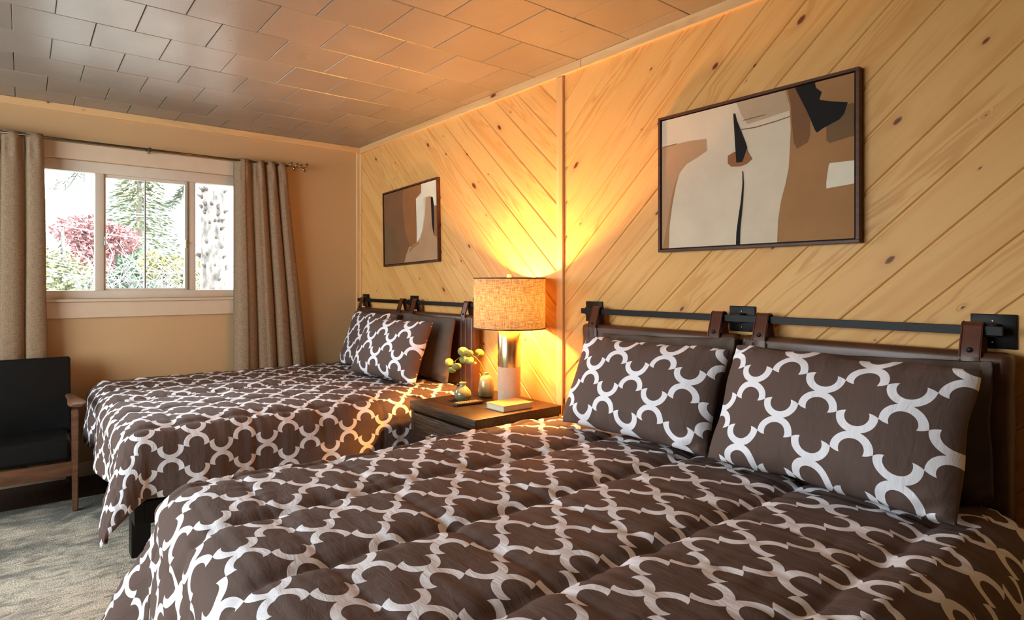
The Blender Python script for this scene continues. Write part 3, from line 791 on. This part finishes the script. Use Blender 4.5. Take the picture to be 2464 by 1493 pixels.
# image-plane style axes of the sprig: it leans towards the far bed and the viewer
L0 = Vector((-0.5696, -0.8219, 0)).normalized()
def SPT(a, b, c=0.0): return L0 * a + Vector((0, 0, 1)) * b + Vector((0.82, -0.57, 0)) * c
stem_pts = [SPT(0.005, 0.0), SPT(0.012, 0.105), SPT(0.017, 0.130), SPT(0.030, 0.165), SPT(0.055, 0.195), SPT(0.085, 0.215), SPT(0.115, 0.210), SPT(0.150, 0.195), SPT(0.190, 0.165), SPT(0.205, 0.140)]
bm = bmesh.new(); tube(bm, stem_pts, [.003, .003, .003, .0026, .0024, .002, .0018, .0015, .0012, .001], 8)
tube(bm, [SPT(0.170, 0.180), SPT(0.172, 0.165), SPT(0.175, 0.150)], 0.0009, 5); tube(bm, [SPT(0.055, 0.195), SPT(0.045, 0.207), SPT(0.035, 0.215)], 0.001, 5); tube(bm, [SPT(0.095, 0.213), SPT(0.098, 0.195), SPT(0.092, 0.18)], 0.001, 5)
obj('stem', bm, M_STEM, sp, True)
for a, b, c, r, tw, mi in ((0.128, 0.232, 0.01, 0.029, 0.5, 1), (0.100, 0.222, 0.012, 0.027, -0.3, 1), (0.036, 0.222, -0.01, 0.025, 0.9, 0), (0.125, 0.185, 0.0, 0.024, 0.4, 0), (0.092, 0.184, 0.008, 0.024, -0.6, 1), (0.205, 0.172, 0.0, 0.024, 0.2, 1), (0.165, 0.150, 0.01, 0.026, -0.2, 1), (0.190, 0.128, 0.0, 0.021, 0.8, 0), (0.062, 0.165, -0.01, 0.010, 0.2, 1)):
    bm = bmesh.new(); c0 = bm.verts.new((0, 0, 0)); rim = []
    for k in range(18):
        an = 2 * PI * k / 18; rr = r * (1 + 0.06 * math.cos(2 * an + tw)); rim.append(bm.verts.new((rr * math.cos(an), rr * 0.92 * math.sin(an), 0.12 * rr * abs(math.sin(an)) ** 1.5)))
    for k in range(18): bm.faces.new((c0, rim[k], rim[(k + 1) % 18]))
    lf = obj('leaf', bm, simple('leaf_green', (0.30, 0.34, 0.12) if mi else (0.17, 0.24, 0.07), 0.45, var=0.2, scale=60), sp, True)
    lf.modifiers.new('thick', 'SOLIDIFY').thickness = 0.0006
    q = Vector((0.82 + 0.25 * math.sin(tw * 3), -0.57 + 0.3 * math.cos(tw * 5), 0.35 * math.sin(tw * 7))).normalized().to_track_quat('Z', 'Y')
    lf.location = SPT(a, b, c); lf.rotation_euler = q.to_euler()

bk = thing('book', 'tan cloth hardback book lying closed on the nightstand before the lamp', 'book', (2.197, -0.325, NZ), D(0))
hw_, hl_, bt = 0.066, 0.100, 0.030
bm = bmesh.new(); bx(bm, -hw_, hw_, -hl_, hl_, 0.0, 0.0028, bev=.0006); bx(bm, -hw_, hw_, -hl_, hl_, bt - .0028, bt, bev=.0006); bx(bm, -hw_ - .0, -hw_ + .003, -hl_, hl_, 0.0028, bt - .0028)
obj('cover', bm, M_COVER, bk)
obj('pages', bx(bmesh.new(), -hw_ + .003, hw_ - .004, -hl_ + .004, hl_ - .004, .0029, bt - .0029), M_PAGES, bk)
rm = thing('remote_control', 'slim dark remote control lying on the nightstand by the small vase', 'remote control', (2.018, -0.448, NZ), D(-5))
obj('body', bx(bmesh.new(), -0.019, 0.019, -0.083, 0.083, 0.001, 0.017, bev=.005, seg=3), M_REMOTE, rm, True, 0.6)
bm = bmesh.new()
for r_ in range(9):
    for c_ in range(3): bx(bm, -0.0145 + c_ * 0.0105, -0.0065 + c_ * 0.0105, -0.072 + r_ * 0.015, -0.064 + r_ * 0.015, 0.0165, 0.0185, bev=.0008, seg=1)
obj('keypad', bm, M_BUTTON, rm)

# ------------------------------------------------------------------ paintings
def painting(name, x0, x1, z0, z1, rot, ground, shapes, mats, label, depth=0.034):
    w, h = (x1 - x0), (z1 - z0)
    p = thing(name, label, 'painting', ((x0 + x1) / 2, -0.0125, (z0 + z1) / 2))
    p.rotation_euler = (0, rot, 0)
    bm = bmesh.new(); t = 0.011
    bx(bm, -w / 2, w / 2, -depth, 0, h / 2 - t, h / 2, bev=.0012); bx(bm, -w / 2, w / 2, -depth, 0, -h / 2, -h / 2 + t, bev=.0012)
    bx(bm, -w / 2, -w / 2 + t, -depth, 0, -h / 2 + t, h / 2 - t, bev=.0012); bx(bm, w / 2 - t, w / 2, -depth, 0, -h / 2 + t, h / 2 - t, bev=.0012)
    fr = obj('frame', bm, M_FRAME, p)
    obj('liner', bx(bmesh.new(), -w / 2 + t, w / 2 - t, -.012, -.001, -h / 2 + t, h / 2 - t), M_BLACK, p)
    g_ = t + 0.005; cw, ch = w - 2 * g_, h - 2 * g_
    bm = bmesh.new(); bx(bm, -cw / 2, cw / 2, -depth + .006, -.0125, -ch / 2, ch / 2)
    yb = -depth + .006
    for k, (mi, pts) in enumerate(shapes):
        y = yb - 0.00025 * (k + 1)
        vv = [bm.verts.new((-cw / 2 + min(max(a, 0), 1) * cw, y, -ch / 2 + min(max(b, 0), 1) * ch)) for a, b in pts]
        f = bm.faces.new(vv); f.material_index = mi; f.normal_update()
        if f.normal.y > 0: f.normal_flip()
    ob = obj('canvas', bm, mats, p)
    return p
def paint(name, c, var=0.07, sc=7): return simple(name, c, 0.75, var=var, scale=sc, bump=0.12, bscale=90)
PC = [paint('paint_cream', (0.66, 0.56, 0.42)), paint('paint_tan', (0.44, 0.27, 0.15)), paint('paint_ochre', (0.36, 0.185, 0.075)), paint('paint_brown', (0.20, 0.095, 0.042)),
      paint('paint_black', (0.010, 0.009, 0.009)), paint('paint_ivory', (0.76, 0.70, 0.55)), paint('paint_rust', (0.30, 0.125, 0.045)), paint('paint_sand', (0.47, 0.35, 0.23)), paint('paint_line', (0.20, 0.12, 0.07)), paint('paint_olive', (0.17, 0.10, 0.045))]
big = [
 (7, [(0.45, 1), (0.70, 1), (0.72, 0.86), (0.62, 0.845), (0.55, 0.835), (0.51, 0.83), (0.48, 0.90)]),
 (1, [(0, 0.79), (0.08, 0.795), (0.17, 0.80), (0.28, 0.79), (0.285, 0.70), (0.22, 0.66), (0.16, 0.63), (0.115, 0.57), (0.09, 0.47), (0.06, 0.30), (0.045, 0.15), (0.04, 0.0), (0, 0)]),
 (2, [(0.085, 0.49), (0.10, 0.55), (0.09, 0.47), (0.065, 0.31), (0.05, 0.17), (0.045, 0.0), (0.005, 0.0), (0.03, 0.15), (0.05, 0.30), (0.065, 0.40)]),
 (2, [(0.70, 1), (1, 1), (1, 0), (0.66, 0), (0.665, 0.15), (0.68, 0.28), (0.70, 0.38), (0.715, 0.48), (0.72, 0.58), (0.725, 0.74), (0.72, 0.88)]),
 (3, [(0.71, 1), (0.765, 1), (0.79, 0.90), (0.815, 0.76), (0.815, 0.68), (0.805, 0.63), (0.755, 0.60), (0.74, 0.64), (0.73, 0.78), (0.725, 0.90)]),
 (9, [(0.885, 0.79), (0.90, 0.81), (1, 0.82), (1, 0.62), (0.90, 0.60), (0.885, 0.62)]),
 (5, [(0.895, 0.46), (0.90, 0.475), (1, 0.47), (1, 0.33), (0.885, 0.32), (0.885, 0.36)]),
 (4, [(0.745, 1), (0.835, 1), (0.84, 0.965), (0.865, 0.93), (0.855, 0.885), (0.90, 0.86), (0.975, 0.83), (0.96, 0.765), (0.94, 0.735), (0.87, 0.70), (0.845, 0.68), (0.835, 0.70), (0.80, 0.83), (0.79, 0.86)]),
 (6, [(0.405, 0.635), (0.44, 0.655), (0.455, 0.65), (0.51, 0.65), (0.525, 0.605), (0.535, 0.585), (0.505, 0.555), (0.47, 0.545), (0.425, 0.553), (0.405, 0.58)]),
 (4, [(0.435, 0.925), (0.445, 0.925), (0.455, 0.87), (0.475, 0.80), (0.50, 0.71), (0.510, 0.665), (0.485, 0.575), (0.452, 0.575), (0.445, 0.70), (0.440, 0.82)]),
 (4, [(0.484, 0.51), (0.488, 0.51), (0.492, 0.42), (0.487, 0.30), (0.478, 0.18), (0.472, 0.10), (0.470, 0.0), (0.450, 0.0), (0.452, 0.08), (0.462, 0.18), (0.476, 0.30), (0.485, 0.42)]),
 (8, [(0.47, 0.805), (0.55, 0.80), (0.65, 0.81), (0.72, 0.822), (0.72, 0.817), (0.65, 0.804), (0.55, 0.793), (0.47, 0.799)]),
 (8, [(0, 0.795), (0.10, 0.802), (0.10, 0.797), (0, 0.788)]),
 (8, [(0.49, 0.865), (0.60, 0.87), (0.60, 0.866), (0.49, 0.86)]),
]
painting('painting', 2.850, 3.604, 1.386, 1.976, 0, None, big, PC, 'large framed abstract painting in cream, ochre and black above the near bed')
small = [
 (3, [(0, 0), (0.45, 0), (0.45, 0.12), (0.50, 0.20), (0.62, 0.28), (0.64, 1), (0, 1)]),
 (6, [(0.40, 1), (0.75, 1), (0.75, 0.9), (0.66, 0.84), (0.64, 0.25), (0.52, 0.20), (0.42, 0.45), (0.38, 0.8)]),
 (9, [(0, 0), (0.17, 0), (0.22, 0.12), (0.26, 0.22), (0.22, 0.50), (0.08, 0.50), (0.04, 0.60), (0.0, 0.70)]),
 (5, [(0.65, 0.26), (0.64, 0.83), (0.72, 0.86), (0.78, 0.82), (0.78, 0.60), (0.74, 0.38), (0.70, 0.30)]),
 (5, [(0.74, 1), (1, 1), (1, 0.68), (0.96, 0.68), (0.93, 0.80), (0.88, 0.82), (0.76, 0.81), (0.735, 0.87)]),
 (6, [(0.96, 0.68), (1, 0.68), (1, 0.27), (0.95, 0.27)]),
 (1, [(0.40, 0), (1, 0), (1, 0.28), (0.95, 0.30), (0.92, 0.42), (0.905, 0.65), (0.905, 0.81), (0.82, 0.81), (0.80, 0.60), (0.76, 0.42), (0.71, 0.30), (0.63, 0.24), (0.50, 0.18), (0.45, 0.12)]),
 (2, [(0.50, 0.18), (0.60, 0.24), (0.69, 0.255), (0.68, 0.22), (0.58, 0.18), (0.51, 0.13)]),
 (4, [(0.905, 0.80), (0.94, 0.79), (0.955, 0.70), (0.955, 0.40), (0.945, 0.31), (0.92, 0.45)]),
]
painting('painting', 0.436, 1.172, 1.387, 1.963, D(-1.6), None, small, PC, 'smaller framed abstract painting in rust and cream above the far bed, hung slightly crooked', 0.026)

# ------------------------------------------------------------------ armchair
ch = thing('armchair', 'black upholstered armchair with walnut arms in front of the window', 'armchair', (0.415, -2.447, 0), D(0))
def cp(name, bm, mat, smooth=True): return obj(name, bm, mat, ch, smooth, 0.7)
CW = 0.335      # half width to the legs
def tapered(p0, p1, a, b):
    bm = bmesh.new(); p0, p1 = Vector(p0), Vector(p1)
    q = [[bm.verts.new(p + Vector((sx * s[0], sy * s[1], 0))) for sx, sy in ((-1, -1), (1, -1), (1, 1), (-1, 1))] for p, s in ((p0, a), (p1, b))]
    bm.faces.new(q[0][::-1]); bm.faces.new(q[1])
    for k in range(4): bm.faces.new((q[0][k], q[0][(k + 1) % 4], q[1][(k + 1) % 4], q[1][k]))
    bmesh.ops.bevel(bm, geom=bm.edges[:], offset=0.005, segments=2, affect='EDGES'); return bm
for sy in (-1, 1):
    cp('leg', tapered((0.272, sy * CW, 0.0135), (0.272, sy * CW, 0.565), (0.015, 0.014), (0.024, 0.017)), M_WALNUT)
    cp('leg', tapered((-0.29, sy * CW, 0.0), (-0.24, sy * CW, 0.545), (0.014, 0.014), (0.020, 0.016)), M_WALNUT)
    bm = bmesh.new(); pts = [(-0.285, 0.0, 0.552, .022, .012), (-0.20, 0.0, 0.568, .024, .013), (0.0, 0.004 * sy, 0.582, .028, .013), (0.15, 0.008 * sy, 0.590, .038, .013), (0.26, 0.010 * sy, 0.596, .046, .012), (0.315, 0.008 * sy, 0.597, .040, .010), (0.335, 0.006 * sy, 0.595, .024, .008)]
    rings = []
    for x, yo, z, wy, wz in pts:
        rings.append([bm.verts.new((x, sy * CW + yo + wy * math.copysign(abs(math.cos(a)) ** 0.6, math.cos(a)), z + wz * math.copysign(abs(math.sin(a)) ** 0.7, math.sin(a)))) for a in [2 * PI * k / 16 for k in range(16)]])
    for A, B in zip(rings, rings[1:]):
        for k in range(16): bm.faces.new((A[k], A[(k + 1) % 16], B[(k + 1) % 16], B[k]))
    bm.faces.new(rings[0]); bm.faces.new(rings[-1]); bmesh.ops.recalc_face_normals(bm, faces=bm.faces)
    cp('arm', bm, M_WALNUT)
    cp('side_rail', bx(bmesh.new(), -0.26, 0.255, sy * CW - .010, sy * CW + .010, .215, .275, bev=.004), M_WALNUT)
cp('front_rail', bx(bmesh.new(), 0.259, 0.283, -CW + .014, CW - .014, .208, .283, bev=.004), M_WALNUT)
cp('back_rail', bx(bmesh.new(), -0.285, -0.262, -CW + .014, CW - .014, .215, .275, bev=.004), M_WALNUT)
bm = bmesh.new(); bx(bm, -0.24, 0.262, -CW + .020, CW - .018, .0, .118, bev=.026, seg=5)
bmesh.ops.transform(bm, matrix=Matrix.Translation((0, 0, .277)) @ Matrix.Rotation(D(-2), 4, 'Y'), verts=bm.verts)
cp('seat_cushion', bm, M_BLACKLEATHER)
bm = bmesh.new(); bx(bm, -0.045, 0.045, -CW - .005, CW + .005, 0.0, .46, bev=.016, seg=4)
bmesh.ops.transform(bm, matrix=Matrix.Translation((-0.170, 0, .345)) @ Matrix.Rotation(D(-10), 4, 'Y'), verts=bm.verts)
cp('backrest', bm, M_BLACKLEATHER)

# ------------------------------------------------------------------ rug
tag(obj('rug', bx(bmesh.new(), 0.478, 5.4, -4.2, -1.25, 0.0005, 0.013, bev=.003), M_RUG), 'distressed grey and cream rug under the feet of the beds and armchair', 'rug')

# ------------------------------------------------------------------ outside the window
M_BARK = simple('pale_grey_bark', (0.12, 0.112, 0.105), 0.9, var=0.6, scale=14, bump=1.0, bscale=40, stretch=(1, 1, 0.5))
def m_fol(name, c): return simple(name, c, 0.9, var=0.30, scale=3)
struct('ground_outside', bx(bmesh.new(), -90, -0.3, -50, 70, -0.9, -0.6), simple('pale_gravel', (0.30, 0.30, 0.28), 0.9))
def leaves(bm, c, rad, n, size, seed, flat=0.6):
    r = random.Random(seed)
    for _ in range(n):
        while True:
            p = Vector((r.uniform(-1, 1), r.uniform(-1, 1), r.uniform(-1, 1)))
            if 0.15 < p.length < 1: break
        p = Vector((c[0] + p.x * rad[0], c[1] + p.y * rad[1], c[2] + p.z * rad[2]))
        d = Vector((r.uniform(-1, 1), r.uniform(-1, 1), r.uniform(-flat, flat))).normalized(); e = d.cross(Vector((r.uniform(-1, 1), r.uniform(-1, 1), r.uniform(-1, 1)))).normalized()
        s = size * r.uniform(0.5, 1.3)
        bm.faces.new([bm.verts.new(p + d * s), bm.verts.new(p + e * s * 0.5), bm.verts.new(p - d * s), bm.verts.new(p - e * s * 0.5)])
def leafy(name, x, y, ztop, blobs, cols, n, size, seed, label, cat='tree', trunk=0.12):
    t = thing(name, label, cat, (x, y, -0.6))
    bm = bmesh.new(); tube(bm, [(0, 0, 0), (0.05, 0.05, (ztop + .6) * .4), (0, 0, (ztop + .6) * .8)], [trunk, trunk * .8, trunk * .3], 8)
    obj('trunk', bm, M_BARK, t, True)
    bm = bmesh.new()
    for k, (a, b, c, ra, rb, rc) in enumerate(blobs): leaves(bm, (a, b, c + .6), (ra, rb, rc), n, size, seed + k)
    obj('crown', bm, m_fol(name + '_leaves', cols), t)
    return t
# helper for where things stand, seen through the window from inside the room
def out(px, dist):       # lateral direction as tangent of the bearing
    u = (px - 1032) / 1405.4; return (4.389 + dist * (-.8219 + .5696 * u), -2.34 + dist * (.5696 + .8219 * u))
x, y = out(150, 16)
leafy('maple_tree', x, y, 3.6, [(0, -1.6, 2.2, 1, 1.3, 1.2), (0, -1.2, 1.6, 1, 1.6, 1.2), (0, -0.2, 1.2, 1, 1.2, 1.0), (0.3, -1.6, 2.6, .8, .9, .8), (0, 0.2, 0.4, 1, 1.1, .8), (0, -1.5, 0.3, 1, 1.2, .8)], (0.194, 0.202, 0.116), 1500, 0.085, 1, 'pale yellow-green leafy tree behind the left window pane')
x, y = out(215, 22)
leafy('plum_tree', x, y, 5, [(0, -0.1, 3.2, 1, 1.2, .65), (0, 1.0, 2.9, 1, .8, .6), (0, 0.1, 2.2, 1, .8, .8)], (0.25, 0.125, 0.125), 1300, 0.10, 20, 'red-leaved tree seen behind the left mullion of the window')
x, y = out(262, 26)
leafy('hedge_tree', x, y, 4, [(0, -0.6, 1.4, 1, 1.4, 1.6), (0, 0.9, 1.8, 1, 1.2, 1.4), (0, 0.8, 0.3, 1, 1.8, 1.0)], (0.116, 0.163, 0.109), 1800, 0.12, 40, 'darker green bushy tree below the red-leaved tree')
x, y = out(395, 20)
leafy('yellow_bush', x, y, 2.4, [(0, -0.4, 1.9, .9, .4, .5), (0, 0.6, 1.7, 1, .9, .6), (0, 1.1, 1.0, 1, .8, .7), (0, 0.6, 0.5, 1, 1.0, .5)], (0.232, 0.225, 0.093), 1100, 0.09, 60, 'yellow-green bush seen low in the middle window panes', 'bush')
# conifer with drooping tiers
x, y = out(335, 32)
t = thing('conifer', 'tall pale green conifer standing behind the middle window panes', 'tree', (x, y, -0.6))
bm = bmesh.new(); tube(bm, [(0, 0, 0), (0, 0, 11)], [.25, .05], 8); obj('trunk', bm, simple('pale_conifer_bark', (0.2, 0.17, 0.14), 0.9), t, True)
bm = bmesh.new(); r = random.Random(4)
for k in range(30):
    z = 1.4 + k * 0.32; R_ = 2.9 * (1 - k / 34)
    for a in range(11):
        an = 2 * PI * a / 11 + k * 0.7
        for q in range(26):
            f_ = r.random() ** 0.6; p = Vector((math.cos(an) * R_ * f_, math.sin(an) * R_ * f_, z - 0.35 * f_ + r.uniform(-.12, .12)))
            d = Vector((math.cos(an + r.uniform(-.8, .8)), math.sin(an + r.uniform(-.8, .8)), -0.25)) * 0.20
            e = Vector((-d.y, d.x, r.uniform(-.1, .1))) * 0.28
            bm.faces.new([bm.verts.new(p - d), bm.verts.new(p + e), bm.verts.new(p + d), bm.verts.new(p - e)])
obj('crown', bm, m_fol('conifer_needles', (0.20, 0.215, 0.12)), t)
# bare twiggy shrub
x, y = out(340, 9.5)
bm = bmesh.new(); r = random.Random(8)
for k in range(120):
    p = Vector((r.uniform(-.3, .3), r.uniform(-.9, .9), r.uniform(0.2, 1.1))); pts = [p.copy()]
    d = Vector((r.uniform(-.4, .4), r.uniform(-1, 1), r.uniform(.3, 1.2))).normalized()
    for q in range(5):
        d = (d + Vector((r.uniform(-.3, .3), r.uniform(-.6, .6), r.uniform(-.45, .25)))).normalized(); p = p + d * 0.16; pts.append(p.copy())
    tube(bm, pts, [.012, .010, .009, .007, .005, .003], 5)
for k in range(6): tube(bm, [(0, 0, -0.96), (r.uniform(-.2, .2), r.uniform(-.6, .6), 0.9)], [.03, .015], 6)
o = obj('twiggy_shrub', bm, simple('pale_twigs', (0.17, 0.165, 0.16), 0.8), None, True); o.location = (x, y, -0.6 + 0.62)
tag(o, 'bare pale shrub with tangled twigs, low behind the middle panes', 'bush')
o.location.z = 0.35
# spruce trunk close to the window
x, y = out(511, 7.4)
t = thing('spruce_tree', 'thick pale knotted tree trunk close outside the right window pane', 'tree', (x, y, -0.6))
bm = bmesh.new(); NR, NZ_ = 40, 220; rings = []
for j in range(NZ_ + 1):
    z = 5.2 * j / NZ_; row = []
    for i in range(NR):
        a = 2 * PI * i / NR; rr = 0.165 - 0.010 * z + 0.014 * nz(math.cos(a) * 4, math.sin(a) * 4, z * 5) + 0.012 * nz(math.cos(a) * 9, math.sin(a) * 9, z * 16)
        row.append(bm.verts.new((rr * math.cos(a) + 0.02 * math.sin(z), rr * math.sin(a), z)))
    rings.append(row)
for A, B in zip(rings, rings[1:]):
    for k in range(NR): bm.faces.new((A[k], A[(k + 1) % NR], B[(k + 1) % NR], B[k]))
obj('trunk', bm, M_BARK, t, True)
r = random.Random(3)
for k in range(46):
    z = r.uniform(1.6, 3.6); a = r.uniform(-1.9, 1.5); ln = r.uniform(0.02, 0.055)
    bm = bmesh.new(); tube(bm, [(0.13 * math.cos(a), 0.13 * math.sin(a), z - .02), ((0.15 + ln * .5) * math.cos(a), (0.15 + ln * .5) * math.sin(a), z), ((0.15 + ln) * math.cos(a), (0.15 + ln) * math.sin(a), z + .008)], [.024, .015, .009], 7)
    obj('branch_stub', bm, simple('stub_bark', (0.07, 0.06, 0.055), 0.9, var=0.3), t, True)
# drooping twigs in view high in the panes
def twig(px, py, px2, py2, dist, needles, seed):
    def P(px, py): u = (px - 1032) / 1405.4; xx, yy = out(px, dist); return Vector((xx, yy, 1.25 - (py - 682) / 1405.4 * dist))
    a, b = P(px, py), P(px2, py2); o = Vector((x, y, -0.6)); r = random.Random(seed)
    bm = bmesh.new(); pts = [a + (b - a) * q / 6 + Vector((0, 0, 0.02 * math.sin(q))) for q in range(7)]
    tube(bm, [p - o for p in pts], [.008, .007, .006, .005, .004, .003, .002], 5)
    br = obj('branch', bm, simple('twig_brown', (0.05, 0.045, 0.035), 0.9), t, True)
    if needles:
        bm = bmesh.new()
        for q in range(needles):
            p = a + (b - a) * r.uniform(.15, 1.0) - o; d = Vector((r.uniform(-1, 1), r.uniform(-1, 1), r.uniform(-.8, .3))).normalized() * r.uniform(.05, .12)
            e = d.cross(Vector((1, 0, 0))).normalized() * 0.006
            bm.faces.new([bm.verts.new(p), bm.verts.new(p + d * .5 + e), bm.verts.new(p + d), bm.verts.new(p + d * .5 - e)])
        obj('needles', bm, simple('needle_green', (0.045, 0.055, 0.035), 0.9), br)
twig(470, 420, 408, 496, 6.6, 160, 1); twig(452, 432, 436, 470, 6.6, 60, 5)
twig(215, 402, 125, 452, 6.2, 30, 2); twig(204, 404, 152, 458, 6.2, 0, 3); twig(203, 404, 202, 440, 6.2, 0, 4); twig(352, 428, 343, 460, 6.2, 0, 6)
# overhead lines
for k, (ya, yb, D_) in enumerate(((470, 500, 12), (478, 508, 12.3), (520, 560, 11), (612, 636, 10.5), (640, 650, 11.5))):
    pa, pb = out(60, D_), out(600, D_)
    za, zb = 1.25 - (ya - 682) / 1405.4 * D_, 1.25 - (yb - 682) / 1405.4 * D_
    da = Vector((pb[0] - pa[0], pb[1] - pa[1], zb - za))
    bm = bmesh.new(); tube(bm, [Vector((pa[0], pa[1], za)) + da * (q / 10) - Vector((0, 0, 0.25 * math.sin(PI * max(0, min(1, q / 10))))) for q in range(-8, 19)], 0.011, 6)
    pos = ['topmost', 'second from the top', 'crossing the red-leaved tree', 'fourth from the top, low in the panes', 'lowest'][k]
    tag(obj('overhead_cable', bm, simple('pale_cable', (0.2, 0.2, 0.2), 0.6), None, True), 'pale overhead cable outside the window, ' + pos, 'cable', 'overhead cables')
# distant blue ridge
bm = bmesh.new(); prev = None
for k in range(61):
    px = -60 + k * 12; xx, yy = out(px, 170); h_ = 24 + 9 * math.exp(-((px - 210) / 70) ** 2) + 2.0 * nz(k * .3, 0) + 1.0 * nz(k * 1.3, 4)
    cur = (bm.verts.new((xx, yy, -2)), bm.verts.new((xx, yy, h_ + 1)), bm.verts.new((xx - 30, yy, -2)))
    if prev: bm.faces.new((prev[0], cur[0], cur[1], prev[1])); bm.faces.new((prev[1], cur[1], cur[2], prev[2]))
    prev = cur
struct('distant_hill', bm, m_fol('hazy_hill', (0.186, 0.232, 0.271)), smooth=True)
